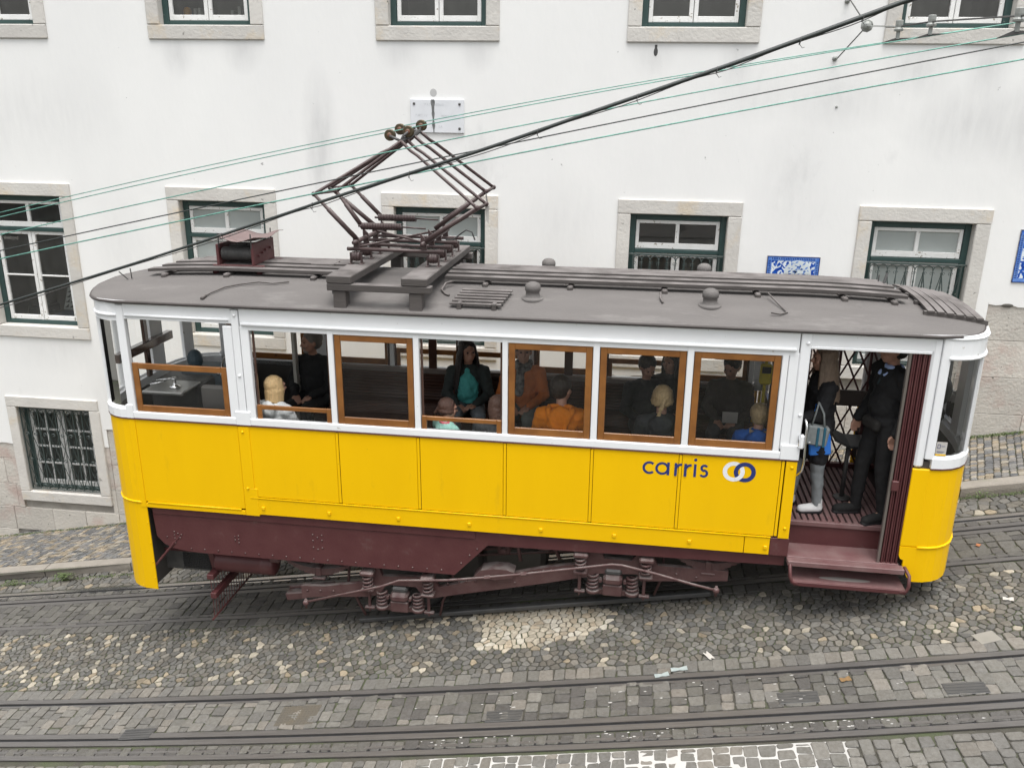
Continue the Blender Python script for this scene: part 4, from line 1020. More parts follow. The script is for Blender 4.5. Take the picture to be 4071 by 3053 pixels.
# small duckboards
for (x0,x1,y0,n,kind) in ((-1.545,-1.05,.12,6,'a'),):
    for k in range(n):
        y=y0+.062*k; mb=MB(); z=roofz(-1.3,y)+.03; mb.box(x0+.012*k,x1+.012*k,y-.027,y+.027,z,z+.015,c=.003); tb(mb,'duckboard_slat',PLANK)
    for x in (x0+.07,x1-.09): 
        mb=MB(); mb.box(x,x+.045,y0-.04,y0+.40,roofz(x,y0-.03)-.03,roofz(x,y0+.1)+.028,c=.008); tb(mb,'duckboard_bearer',PLANK)
for k in range(6):
    mb=MB(); x=2.86+.085*k; n=10; vs=[];fs=[]
    for i in range(n+1):
        y=.42+1.2*i/n; z=roofz(x,max(y,.3))+.05; vs+=[(x-.03,y,z-.018),(x-.03,y,z),(x+.03,y,z),(x+.03,y,z-.018)]
    for i in range(n):
        for j in range(4): q=(j+1)%4; fs.append((4*i+j,4*i+q,4*i+4+q,4*i+4+j))
    fs.append((3,2,1,0)); fs.append(tuple(4*n+j for j in range(4)))
    mb.add(vs,fs); tb(mb,'duckboard_slat',PLANK)
for y in (.45,.75,1.05,1.35):
    mb=MB(); vs=[];n=6;fs=[]
    for i in range(n+1):
        x=2.80+.56*i/n; z=roofz(x,y); vs+=[(x,y-.02,z-.02),(x,y-.02,z+.034),(x,y+.02,z+.034),(x,y+.02,z-.02)]
    for i in range(n):
        for j in range(4): q=(j+1)%4; fs.append((4*i+j,4*i+4+j,4*i+4+q,4*i+q))
    fs.append((0,1,2,3)); fs.append(tuple(4*n+j for j in (3,2,1,0)))
    mb.add(vs,fs); tb(mb,'duckboard_bearer',PLANK)
# vent domes
for (x,y) in ((.885,.37),(-.785,.37),(.915,1.78),(-.785,1.78)):
    z=roofz(x,y)-.004; mb=MB()
    mb.lathe([(.105,-.03),(.108,.004),(.102,.012),(.078,.016),(.068,.022),(.066,.078),(.075,.082),(.077,.112),(.072,.134),(.056,.152),(.032,.163),(.004,.167)],(x,y,z),24); tb(mb,'roof_vent',ROOF,None,True)
# hoses and little hooks on the roof
def rz(x,y,h): return (x,y,roofz(x,y)+h)
mb=MB(); mb.tube([rz(-4.02,.10,.012),rz(-3.99,.16,.02),rz(-3.9,.30,.02),rz(-3.75,.40,.02),rz(-3.6,.45,.025),rz(-3.45,.44,.02),rz(-3.3,.5,.02)],.0075,6); mb.tube([rz(-4.03,.06,.012),rz(-4.02,.12,.015)],.018,6); tb(mb,'roof_hose',PLANK,None,True)
mb=MB(); mb.tube([rz(-1.62,.62,.05),rz(-1.68,.55,.05),rz(-1.70,.45,.02),rz(-1.64,.36,.012),rz(-1.60,.34,.01)],.012,6); tb(mb,'roof_hose',PLANK,None,True)
mb=MB(); mb.tube([rz(1.43,.60,.06),rz(1.50,.42,.03),rz(1.57,.26,.01),rz(1.50,.20,.02),rz(1.42,.20,.03)],.008,6); tb(mb,'roof_hook',PLANK,None,True)
mb=MB(); mb.tube([rz(.43,.52,.05),rz(.43,.44,.02),rz(.45,.36,.01)],.010,6); tb(mb,'roof_hook',PLANK,None,True)
mb=MB(); mb.tube([rz(2.62,1.2,.02),rz(2.66,1.25,.18)],.012,6); mb.tube([rz(2.60,1.3,.02),rz(2.60,1.3,.15)],.007,6); tb(mb,'roof_peg',DGREY)
mb=MB(); mb.box(-3.25,-3.0,.98,1.2,roofz(-3.1,YC)+.036,roofz(-3.1,YC)+.09,c=.004); tb(mb,'roof_block',PLANK)
# cable sheath bracket seen at the left on the roof
mb=MB(); mb.tube([rz(-5.15,.62,.0),rz(-5.2,.55,.11)],.006,5); mb.tube([rz(-5.12,.64,.0),rz(-5.10,.60,.12)],.006,5); tb(mb,'roof_bracket',DGREY)
# resistor box with loose metal cover
rx0,rx1=-4.22,-3.80; z0=3.49
rb=MB(); rb.box(rx1-.03,rx1,.80,1.32,z0,z0+.23,c=.004); RB=tb(rb,'resistor_box',MAR); rb=MB(); rb.box(rx0,rx0+.03,.80,1.32,z0,z0+.215,c=.004); tb(rb,'box_side',MAR,RB)
for y_ in (.80,1.28): mb=MB(); mb.box(rx0-.05,rx1+.1,y_,y_+.04,z0-.03,z0+.0); tb(mb,'box_base',MAR,RB)
for x,y in ((rx0-.02,.80),(rx1+.05,.80),(rx0-.02,1.3),(rx1+.05,1.3)):
    mb=MB(); mb.lathe([(.032,-.09),(.032,-.03),(.024,-.03)],(x,y,z0),12); tb(mb,'box_foot',MAR,RB,True)
for row_,(yy,zz) in enumerate(((.88,z0+.11),(1.05,z0+.11),(1.22,z0+.11))):
    mb=MB()
    for k in range(22): 
        x=rx0+.045+.0155*k; mb.lathe([(.06,0),(.07,.004),(.07,.008),(.06,.012)],(x,yy,zz),14,axis='X')
    tb(mb,'resistor_coil',DGREY,RB,True)
for y,zo in ((.90,.10),(1.0,.12),(1.08,.14),(1.2,.15)):
    mb=MB(); mb.lathe([(.014,0),(.014,.02),(.004,.024)],(rx1,y,z0+zo*.9),8,axis='X'); tb(mb,'bolt',MAR,RB)
mb=MB(); vs=[];fs=[]
for i in range(9):
    for j in range(7):
        x=rx0-.0+.50*i/8+.02; y=.76+.62*j/6; z=z0+.265+.03*math.cos(i*.8)+.018*math.sin(j*1.1+i*.3); vs.append((x,y,z))
for i in range(8):
    for j in range(6): a=i*7+j; fs.append((a,a+7,a+8,a+1))
mb.add(vs,fs); cv_=tb(mb,'box_cover',mat('pinkish_metal_sheet',(.14,.095,.09),.6,(.18,.13,.125),5,.8),RB,True); sm=cv_.modifiers.new('s','SOLIDIFY'); sm.thickness=.004
for x,y in ((rx0+.03,.82),(rx1-.02,.80),(rx1-.02,1.30)):
    mb=MB(); mb.cyl((x,y,z0+.18),(x,y,z0+.33),.007,6); tb(mb,'stud',DGREY,RB)
# --- pantograph timber base
zt=3.575
for (a,b) in ((-2.715,-2.47),(-1.985,-1.735)):
    mb=MB(); mb.box(a,b,0.0,2.08,zt-.075,zt,c=.008); tb(mb,'timber_beam',PLANK)
for y in (.0,1.98):
    mb=MB(); mb.box(-2.715,-1.70,y+.004,y+.10,zt-.145,zt-.078,c=.006); tb(mb,'timber_beam',PLANK)
for x in (-2.66,-1.915):
    for y in (.02,1.95):
        mb=MB(); mb.box(x,x+.125,y,y+.12,roofz(x,y+.05)-.03,zt-.148,c=.006); tb(mb,'timber_foot',PLANK)
mb=MB(); mb.cyl((-2.66,.03,zt-.15),(-2.66,.03,zt-.18),.012,6); tb(mb,'bolt',DGREY)
# --- pantograph
pg=empty('pantograph',(-2.25,1.05,3.62),TF); PG=pg
tag(pg,'brown folding pantograph with four bronze trolley wheels on the tram roof','pantograph')
def pt(mb,name,m_,smooth=True,parent=None): return mb.build(name,m_,parent or pg,TF,smooth)
for x in (-2.63,-1.83):
    for y in (.66,.98,1.30,1.62):
        mb=MB(); mb.lathe([(.03,-.045),(.045,-.04),(.05,-.018),(.04,-.012),(.052,-.004),(.052,.006),(.04,.012),(.05,.018),(.045,.04),(.03,.045)],(x,y,3.655),14,axis='X'); pt(mb,'insulator',PANTO)
        for s in (-.055,.055):
            mb=MB(); mb.prism([(x+s-.006,3.575),(x+s+.006,3.575),(x+s+.006,3.69),(x+s-.006,3.69)],y-.022,y+.022); mb.box(x+s-.02,x+s+.02,y-.045,y+.045,3.575,3.584); pt(mb,'insulator_bracket',PANTO,False)
for y in (.66,.98,1.30,1.62):
    mb=MB(); mb.cyl((-2.72,y,3.725),(-1.72,y,3.722),.019,8); pt(mb,'base_tube',PANTO)
for x in (-2.62,-1.92):
    mb=MB(); mb.cyl((x,.58,3.80),(x,1.72,3.80),.024,10); pt(mb,'pivot_shaft',PANTO)
    for y in (.66,.98,1.30,1.62):
        mb=MB(); mb.prism([(x-.03,3.72),(x+.03,3.72),(x+.02,3.84),(x-.035,3.90)],y-.012,y+.012); pt(mb,'pivot_plate',PANTO,False)
mb=MB(); mb.cyl((-2.7,.62,3.73),(-1.95,1.3,3.84),.012,6); mb.cyl((-2.6,1.3,3.82),(-1.9,.7,3.80),.012,6); pt(mb,'link_rod',PANTO)
for y,z in ((.86,3.93),(1.42,3.95)):
    mb=MB()
    pts=[];k=150
    for i in range(k+1): a=i/k*2*math.pi*25; pts.append((-2.62+.42*i/k,y+.033*math.cos(a),z+.033*math.sin(a)))
    mb.tube(pts,.0075,5); mb.cyl((-2.66,y,z),(-2.62,y,z),.012,6); mb.cyl((-2.2,y,z),(-1.95,y,z-.01),.009,6)
    pt(mb,'coil_spring',PANTO)
    mb=MB(); mb.cyl((-2.62,y,z),(-2.2,y,z),.018,8); pt(mb,'spring_core',DGREY)
KL=[(-3.0,.56,4.27),(-2.89,.90,4.27),(-3.09,1.26,4.27),(-2.98,1.62,4.27)]; KR=[(-1.36,.53,4.18),(-1.33,.88,4.18),(-1.40,1.23,4.27),(-1.40,1.72,4.27)]
BL=[(-2.62,.64,3.84),(-2.62,.90,3.90),(-2.62,1.26,3.89),(-2.64,1.62,3.93)]; BR=[(-1.89,.60,3.83),(-1.90,.92,3.84),(-1.95,1.26,3.87),(-1.95,1.68,3.91)]
AP=[(-2.20,.93,4.77),(-2.17,1.0,4.79),(-2.13,1.12,4.83),(-2.08,1.22,4.86)]
for k in range(4):
    for K,B in ((KL[k],BL[k]),(KR[k],BR[k])):
        a=Vector(B);b=Vector(K); m_=a.lerp(b,.66); mb=MB(); mb.tube([a,m_,m_.lerp(b,.02),b],.02,8,rr=[.025,.024,.018,.017]); pt(mb,'lower_arm',PANTO)
    for K,s in ((KL[k],-1),(KR[k],1)):
        a=Vector(K);b=Vector(AP[k]); mid=a.lerp(b,.78); 
        mb=MB(); mb.tube([a,a.lerp(b,.06),mid,mid.lerp(b,.4)+Vector((0,0,-.012)),b],.0165,8); pt(mb,'upper_arm',PANTO)
        mb=MB(); mb.ell(a,(.026,.02,.026)); pt(mb,'knee_joint',PANTO)
for A_,B_ in ((KL[0],KL[1]),(KL[2],KL[3]),(KR[0],KR[1]),(KR[2],KR[3])):
    mb=MB(); mb.cyl(A_,B_,.011,6); pt(mb,'knee_shaft',PANTO)
mb=MB(); a,b=Vector(KL[1]),Vector(KL[2]); mb.cyl(a,b,.009,6); a,b=Vector(KR[1]),Vector(KR[2]); mb.tube([a,a.lerp(b,.3)+Vector((0,0,-.1)),a.lerp(b,.7)+Vector((.02,0,-.1)),b],.007,6); pt(mb,'knee_link',DGREY)
mb=MB(); mb.cyl(AP[0],AP[3],.022,8); mb.tube([AP[0],(-2.27,.93,4.80),(-2.32,.95,4.82)],.014,6); mb.tube([AP[0],(-2.18,.95,4.82),(-2.13,.95,4.86)],.014,6); mb.tube([AP[3],(-2.2,1.25,4.87),(-2.27,1.25,4.88)],.014,6); mb.tube([AP[3],(-2.08,1.25,4.9),(-2.06,1.25,4.91)],.014,6); pt(mb,'head_yoke',DGREY)
for (x,y,z) in ((-2.325,.98,4.825),(-2.135,.98,4.862),(-2.30,1.27,4.875),(-2.075,1.27,4.915)):
    mb=MB(); mb.lathe([(.012,-.026),(.05,-.024),(.056,-.018),(.044,-.006),(.044,.006),(.056,.018),(.05,.024),(.012,.026)],(x,y,z),20,axis='Y'); wv=pt(mb,'trolley_wheel',BRASS,False)
    mb=MB(); mb.lathe([(.026,-.03),(.024,-.034),(.012,-.038)],(x,y,z),12,axis='Y'); pt(mb,'hub',mat('red_hub',(.13,.06,.035),.5),True,wv)
mb=MB(); mb.tube([(-1.8,1.1,3.78),(-1.72,1.1,3.78),(-1.62,1.05,3.86),(-1.56,1.0,3.9),(-1.50,1.0,3.88),(-1.47,1.0,3.8)],.008,6); pt(mb,'loose_wire',DGREY)
mb=MB(); vs=[(-1.345,.9,4.15),(-1.335,.9,4.02),(-1.30,.9,4.16),(-1.31,.9,3.98)]; mb.add(vs,[(0,1,3,2)]); pt(mb,'paper_tag',PAPER,False)
# --- windows of the tram
def tsash(x0,x1,z0,z1,side,full_=True,b=.062,bb=.075,top=None):
    def Y(y): return y if side==0 else Wd-y
    mb=MB(); y0,y1=Y(.014),Y(.038); t=top or b
    mb.box(x0,x0+b,y0,y1,z0,z1,c=.004); mb.box(x1-b,x1,y0,y1,z0,z1,c=.004)
    mb.box(x0+b,x1-b,Y(.012),Y(.036),z1-t,z1-.001,c=.004); mb.box(x0+b,x1-b,Y(.012),Y(.036),z0+.001,z0+bb,c=.004)
    s=tb(mb,'window_sash',WOOD); mb=MB(); ym=Y(.026)
    mb.add([(x0+b-.01,ym,z0+bb-.01),(x1-b+.01,ym,z0+bb-.01),(x1-b+.01,ym,z1-t+.01),(x0+b-.01,ym,z1-t+.01)],[(0,1,2,3)]); tb(mb,'pane',TGLASS,s); return s
BAYS=[(-3.535,-2.745),(-2.68,-1.89),(-1.825,-1.023),(-.965,-.168),(-.102,.689),(.755,1.527)]
for k,(a,b) in enumerate(BAYS):
    if k in (0,2): tsash(a+.003,b-.003,1.60,2.215 if k==2 else 2.225,0,top=.045,b=.05)
    else: tsash(a+.003,b-.003,2.078,2.998,0)
    tsash(a+.003,b-.003,2.078 if k in (0,3,5) else 1.7,2.998 if k in (0,3,5) else 2.30,1)
tsash(-4.845,-3.82,2.078,2.60,0,top=.062,bb=.07); tsash(-4.845,-3.82,2.078,3.05,1)
# inner jamb strips, dark
for side in (0,1):
    def Y(y): return y if side==0 else Wd-y
    for (a,b) in BAYS:
        for e,f in ((a,a+.022),(b-.022,b)): mb=MB(); mb.box(e,f,Y(.042),Y(.065),2.08,3.0); tb(mb,'sash_channel',DWOOD)
# --- interior
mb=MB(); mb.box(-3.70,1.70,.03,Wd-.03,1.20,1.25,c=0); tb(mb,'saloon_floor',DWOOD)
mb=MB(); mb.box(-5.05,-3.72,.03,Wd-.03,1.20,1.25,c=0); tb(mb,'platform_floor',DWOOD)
for i in range(18):
    x=1.765+.0605*i; 
    if x>3.15: break
    mb=MB(); mb.box(x,x+.042,.30,1.82,1.225,1.252,c=.004); tb(mb,'floor_board',MARL)
mb=MB(); mb.box(1.76,3.1,.32,1.8,1.19,1.232,c=0); tb(mb,'platform_floor',mat('dark_groove',(.035,.02,.02),.8))
mb=MB(); mb.box(1.77,2.80,.265,.31,1.205,1.256,c=.006); tb(mb,'floor_nosing',MARL)
mb=MB(); mb.box(1.77,2.80,.285,.315,1.0,1.20,c=.002); tb(mb,'step_riser',MAR)
mb=MB(); mb.box(1.77,2.80,.0,.285,.965,1.005,c=.004); tb(mb,'door_step',MARL)
mb=MB(); mb.box(1.77,2.83,-.09,-.002,.945,1.0,c=.006); tb(mb,'door_step',MARL)
mb=MB()
for i in range(60):
    for j in range(3): x=1.82+i*.0165; y=-.08+.022*j; mb.add([(x,y,1.0015),(x+.008,y+.007,1.003),(x+.016,y,1.0015),(x+.008,y-.007,1.003)],[(0,1,2,3)])
tb(mb,'tread_pattern',MARL)
for y0,z in ((-.13,.80),):
    mb=MB(); mb.box(1.83,2.86,y0,y0+.30,.775,.80,c=.005); st=tb(mb,'folding_step',MARL)
    mb=MB(); mb.box(1.83,2.86,y0-.006,y0+.012,.765,.81,c=.004); tb(mb,'step_edge',MAR,st)
    mb=MB(); mb.ell((2.33,y0+.13,.8005),(.24,.035,.002),20,6); tb(mb,'worn_patch',mat('bare_worn_metal',(.30,.28,.26),.5),st)
    for x in (1.81,2.85):
        mb=MB(); mb.tube([(x,y0+.30,.97),(x,y0+.14,.985),(x-.02 if x<2 else x+.02,y0+.02,.95),(x-.015 if x<2 else x+.02,y0-.01,.86),(x+.01 if x<2 else x+.01,y0+.0,.80),(x+.06 if x<2 else x-.05,y0+.0,.785)],.017,8); tb(mb,'step_bracket',MAR,st,True)
mb=MB()
for i in range(40):
    for j in range(4): x=1.88+i*.0235; y=-.105+.02*j; mb.add([(x,y,.8015),(x+.010,y+.007,.803),(x+.020,y,.8015),(x+.010,y-.007,.803)],[(0,1,2,3)])
tb(mb,'tread_pattern',MARL)
# partitions
for x in (-3.72,1.68):
    mb=MB()
    mb.box(x,x+.04,.06,.62,1.25,3.2,c=.002) if x>0 else mb.box(x,x+.04,.06,.62,1.25,2.05,c=.002)
    mb.box(x,x+.04,1.48,Wd-.06,1.25,2.08,c=.002); (mb.box(x,x+.04,.62,.70,1.25,3.2,c=.004) if x>0 else 0); mb.box(x,x+.04,1.40,1.48,1.25,3.2,c=.004); mb.box(x,x+.04,.06,Wd-.06,3.02,3.21,c=.002)
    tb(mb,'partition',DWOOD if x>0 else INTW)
for (a,b) in ((-4.88,-3.74),(2.785,2.95)):
    for yy in (.026,Wd-.05):
        mb=MB(); mb.box(a,b,yy,yy+.02,1.25,2.06,c=0); tb(mb,'platform_lining',INTD)
for path,sg in ((FR_,1),(FL_,-1)):
    mb=MB(); shell(inset(path,.034,sg),1.0,2.05,.015,sg,mb=mb); tb(mb,'end_lining',INTD)
mb=MB(); mb.box(-4.97,-4.93,.06,Wd-.06,.0,.98,c=0); tb(mb,'end_bulkhead',INTD)
# far side: lining, dark rail, bench with slatted back
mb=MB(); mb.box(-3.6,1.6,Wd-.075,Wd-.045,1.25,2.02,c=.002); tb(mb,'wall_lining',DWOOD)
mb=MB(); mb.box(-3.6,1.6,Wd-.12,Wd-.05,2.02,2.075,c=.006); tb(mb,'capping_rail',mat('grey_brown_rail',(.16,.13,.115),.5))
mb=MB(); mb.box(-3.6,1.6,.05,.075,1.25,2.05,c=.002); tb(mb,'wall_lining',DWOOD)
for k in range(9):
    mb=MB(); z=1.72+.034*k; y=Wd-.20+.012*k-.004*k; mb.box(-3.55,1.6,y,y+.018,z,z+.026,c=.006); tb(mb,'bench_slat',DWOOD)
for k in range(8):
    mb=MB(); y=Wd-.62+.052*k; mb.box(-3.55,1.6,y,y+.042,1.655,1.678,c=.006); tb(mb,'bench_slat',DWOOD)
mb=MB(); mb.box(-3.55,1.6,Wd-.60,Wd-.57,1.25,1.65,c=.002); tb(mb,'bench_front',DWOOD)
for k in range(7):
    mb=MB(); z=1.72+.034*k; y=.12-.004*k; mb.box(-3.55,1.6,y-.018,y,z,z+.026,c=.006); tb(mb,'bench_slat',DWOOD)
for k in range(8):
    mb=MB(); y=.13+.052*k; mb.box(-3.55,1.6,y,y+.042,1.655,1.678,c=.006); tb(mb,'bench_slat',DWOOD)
# driver's cab equipment at left
cab=MB(); cab.box(-5.15,-4.55,.75,1.35,1.25,2.15,c=.03); CB=tb(cab,'control_cabinet',DGREY)
mb=MB(); mb.box(-5.02,-4.55,.38,.80,2.13,2.17,c=.02); tb(mb,'desk_plate',mat('worn_steel_plate',(.35,.35,.34),.35,metal=.7),CB)
mb=MB(); mb.lathe([(.06,0),(.06,.02),(.02,.03),(.018,.09),(.03,.095),(.03,.11)],(-4.72,.55,2.17),14); mb.cyl((-4.9,.5,2.26),(-4.68,.56,2.28),.008,6); mb.cyl((-4.95,.45,2.22),(-4.8,.52,2.25),.012,6); tb(mb,'control_lever',CHROME,CB,True)
for k,(x,r) in enumerate(((-4.32,.17),(-4.22,.15),(-4.08,.12))):
    mb=MB(); mb.tube([(x+.02*k,1.0+r*math.cos(t*.33),2.22+r*1.15*math.sin(t*.33)) for t in range(-2,11)],.011,7); tb(mb,'brake_wheel',CHROME,CB,True)
mb=MB(); mb.cyl((-4.45,1.0,2.2),(-3.98,1.0,2.24),.02,8); mb.cyl((-4.1,.9,2.15),(-3.92,.88,2.18),.009,6); tb(mb,'control_shaft',CHROME,CB,True)
mb=MB(); mb.ell((-4.85,1.25,2.28),(.09,.09,.12)); mb.box(-5.0,-4.2,1.1,1.5,1.9,2.2,c=.05); tb(mb,'equipment_box',mat('blue_grey_box',(.06,.09,.11),.5),CB)
mb=MB(); mb.box(-4.28,-3.78,.28,.36,1.95,2.30,c=.035); mb.box(-4.28,-3.78,.28,.70,1.72,1.80,c=.03); mb.cyl((-4.03,.5,1.25),(-4.03,.5,1.72),.03,10); tb(mb,'driver_seat',mat('grey_seat_fabric',(.10,.095,.09),.8))
mb=MB(); mb.box(-5.38,-5.30,.5,1.6,2.42,2.52,c=.006); mb.box(-5.36,-5.32,1.05,1.12,2.1,3.05,c=.004); tb(mb,'cab_crossbar',DWOOD)
mb=MB(); mb.box(-4.62,-4.55,Wd-.07,Wd-.06,2.30,2.38,c=.003); tb(mb,'brass_plate',BRASS)
# right platform: far lattice gate, folded near gate, stool, mirror things, validator
GATE=MAR
gy=1.74; mb=MB(); gx=[1.80,1.96,2.12,2.28,2.44,2.60,2.76,2.90]; zs=[1.27,1.62,1.97,2.32,2.67,3.02]
for i,x in enumerate(gx):
    if i%2==0: m2=MB(); m2.box(x-.013,x+.013,gy-.012,gy+.012,1.27,3.05,c=.002); tb(m2,'gate_bar',GATE)
for i in range(len(gx)-1):
    for k in range(5):
        a,b=(zs[k],zs[k+1]) if (i+k)%2==0 else (zs[k+1],zs[k])
        for yo,(a,b) in ((-.02,(a,b)),(-.035,(b,a))):
            m2=MB(); p=Vector((gx[i],gy+yo,a));q=Vector((gx[i+1],gy+yo,b)); m2.tube([p,q],.0105,4); tb(m2,'gate_lattice',GATE)
mb=MB(); mb.box(1.77,2.95,gy-.03,gy+.03,1.25,1.30,c=.004); tb(mb,'gate_track',MAR)
mb=MB(); mb.box(2.60,2.625,.01,.05,1.0,3.09,c=.004); fg=tb(mb,'gate_edge_bar',mat('dull_steel',(.30,.27,.25),.35,metal=.8))
for k in range(7):
    mb=MB(); x=2.636+.022*k; mb.box(x,x+.015,.012+.012*(k%2),.085,.99,3.08,c=.004); tb(mb,'gate_leaf',MAR,fg)
mb=MB(); mb.box(2.62,2.68,-.01,.02,1.76,1.86,c=.006); tb(mb,'gate_latch',MAR,fg)
mb=MB(); mb.tube([(1.79,-.02,2.42),(1.80,-.055,2.36),(1.81,-.06,2.0),(1.80,-.055,1.92),(1.77,-.02,1.86)],.010,8); mb.box(1.745,1.80,-.045,.0,2.13,2.27,c=.02); tb(mb,'door_handrail',CHROME,None,True)
mb=MB(); mb.box(1.75,1.80,-.052,-.0,2.13,2.27,c=.015); tb(mb,'rail_guard',WHT)
mb=MB(); mb.cyl((2.43,.90,1.26),(2.43,.90,1.86),.022,12); mb.lathe([(.09,0),(.085,.012),(.03,.02)],(2.43,.90,1.252),16); sto=tb(mb,'stool_column',DGREY,None,True)
mb=MB(); mb.prism([(2.28,.0),(2.60,.0)][:0] or [(2.25,1.94),(2.40,1.87),(2.62,1.87),(2.62,1.895),(2.41,1.895),(2.26,1.965)],.72,1.08); tb(mb,'stool_seat',BLACK,sto)
mb=MB(); mb.box(2.22,2.62,1.12,1.18,2.18,2.35,c=.025); mb.cyl((2.56,1.15,1.9),(2.56,1.15,2.2),.015,8); tb(mb,'stool_back',mat('brown_seat_vinyl',(.045,.032,.028),.5),sto)
mb=MB(); mb.box(1.76,2.4,1.60,1.63,1.95,1.98,c=.004); tb(mb,'grab_rail',CHROME)
mb=MB(); mb.ell((3.12,.55,2.58),(.085,.05,.14),14,10); mb.tube([(3.12,.55,2.45),(3.18,.6,2.3),(3.12,.7,2.1)],.012,6); mr_=tb(mb,'cab_lamp',BLACK,None,True)
mb=MB(); mb.tube([(3.10+.05*math.cos(t*.6),.5,2.36+.07*math.sin(t*.6)) for t in range(11)],.009,6); mb.tube([(3.12,.5,2.30),(3.05,.55,2.15)],.008,6); tb(mb,'mirror_ring',BLACK,None,True)
mb=MB(); mb.box(2.98,3.12,.90,1.2,1.25,1.95,c=.04); tb(mb,'control_cabinet',DGREY)
mb=MB(); mb.box(2.955,3.045,.018,.022,2.13,2.26,c=0); ns=tb(mb,'notice_sticker',PAPER)
mb=MB(); mb.box(2.955,3.045,.0155,.0175,2.13,2.143,c=0); tb(mb,'sticker_band',YEL,ns)
mb=MB()
for (a,b,z0_,z1_) in ((2.965,2.99,2.20,2.203),(2.965,2.99,2.235,2.238),(2.965,2.968,2.203,2.235),(2.987,2.99,2.203,2.235),(2.998,3.03,2.22,2.223),(2.965,3.03,2.17,2.172),(2.965,3.02,2.16,2.162)): mb.box(a,b,.0150,.0172,z0_,z1_,c=0)
tb(mb,'sticker_print',LOGOB,ns)
mb=MB(); mb.box(1.50,1.62,1.0,1.08,2.40,2.62,c=.02); vd=tb(mb,'ticket_validator',mat('yellow_plastic',(.55,.45,.03),.4)); mb=MB(); mb.box(1.515,1.605,.99,1.0,2.53,2.60,c=.003); tb(mb,'validator_screen',BLACK,vd)
mb=MB(); mb.tube([(1.56,1.05,1.25),(1.56,1.05,3.2)],.017,8); tb(mb,'grab_pole',mat('yellow_pole',(.5,.4,.02),.4),None,True)
for x in (-2.2,-.55,.9):
    mb=MB(); mb.box(x-.05,x+.05,Wd-.075,Wd-.045,2.07,3.02,c=.004); tb(mb,'inner_pillar',DWOOD)
# --- lettering
def arc(mb,cx,cz,r,w_,a0,a1,y,n=28,th=.0015):
    vs=[];fs=[]
    for i in range(n+1):
        t=math.radians(a0+(a1-a0)*i/n)
        for rr_ in (r-w_/2,r+w_/2): vs.append((cx+rr_*math.cos(t),y,cz+rr_*math.sin(t)))
    for i in range(n): fs.append((2*i,2*i+1,2*i+3,2*i+2))
    mb.add(vs,fs)
ly=-.0012
sw=.024; zb,xh=1.766,.132; r=xh/2-sw/2; zc=zb+xh/2
def letter(fn): 
    mb=MB(); fn(mb); tb(mb,'letter',LOGOB)
letter(lambda mb:arc(mb,.412,zc,r,sw,48,312,ly))
letter(lambda mb:(arc(mb,.533,zc,r,sw,0,360,ly),mb.box(.578,.602,ly-.0006,ly+.001,zb,zb+xh,c=0)))
for x in (.648,.738): letter(lambda mb:(mb.box(x,x+sw,-.0072,-.0055,zb,zb+xh,c=0),arc(mb,x+.066,zb+xh-.066,.054,sw,88,178,-.0062)))
letter(lambda mb:(mb.box(.828,.852,ly-.0006,ly+.001,zb,zb+xh,c=0),mb.ell((.840,ly,1.941),(.0155,.0012,.0155),16,8)))
letter(lambda mb:(arc(mb,.926,zb+xh-.036,.0265,.023,30,270,ly),arc(mb,.922,zb+.043,.031,.023,-150,90,ly-.0004)))
mb=MB(); arc(mb,1.198,1.848,.081,.040,0,360,ly,60); tb(mb,'logo_ring',LOGOW)
mb=MB(); arc(mb,1.300,1.848,.081,.040,0,360,ly-.0012,60); tb(mb,'logo_ring',LOGOB)
mb=MB(); arc(mb,1.198,1.848,.081,.040,-75,10,ly-.0024,20); tb(mb,'logo_ring_overlap',LOGOW)
# --- underframe: maroon side plate with rivets
poly=[(-4.86,.975),(-4.84,.62),(-4.76,.53),(-4.66,.485),(-4.50,.465),(-4.3,.455),(-1.52,.455),(-1.17,.83),(1.76,.875),(1.76,.99),(-4.86,.982)]
mb=MB(); mb.prism(poly,.045,.075); pl=tb(mb,'side_plate',MAR)
mb=MB(); mb.box(-4.84,-1.3,.03,.046,.90,.99,c=.003); tb(mb,'side_angle',MAR)
mb=MB()
riv=[(-4.72,.62),(-4.63,.555)]+[(-4.45+.155*i,.50) for i in range(19)]+[(-1.36,.70),(-1.28,.78),(-1.45,.60)]
riv+=[(-4.63,.69),(-4.63,.65),(-4.63,.61),(-4.59,.67),(-4.55,.66),(-4.57,.62)]+[(-3.93,.69),(-3.93,.65),(-3.89,.70),(-3.89,.66),(-3.89,.62)]
riv+=[(-3.05,.79),(-3.05,.72),(-3.05,.64),(-3.0,.76),(-2.95,.79),(-2.95,.73),(-2.95,.64),(-3.0,.62)]
for x,z in riv: m2=MB(); m2.lathe([(.010,0),(.009,-.006),(.003,-.009)],(x,.045,z),8,axis='Y'); tb(m2,'rivet',MARD,pl,True)
mb=MB(); mb.box(-4.9,1.75,.07,Wd-.07,.93,1.0,c=0); tb(mb,'underframe',INTD)
mb=MB(); mb.prism(poly,Wd-.075,Wd-.045); tb(mb,'side_plate',MAR)
mb=MB(); mb.cyl((-4.55,.055,.67),(-4.98,.02,.16),.014,8); tb(mb,'skirt_brace',MAR)
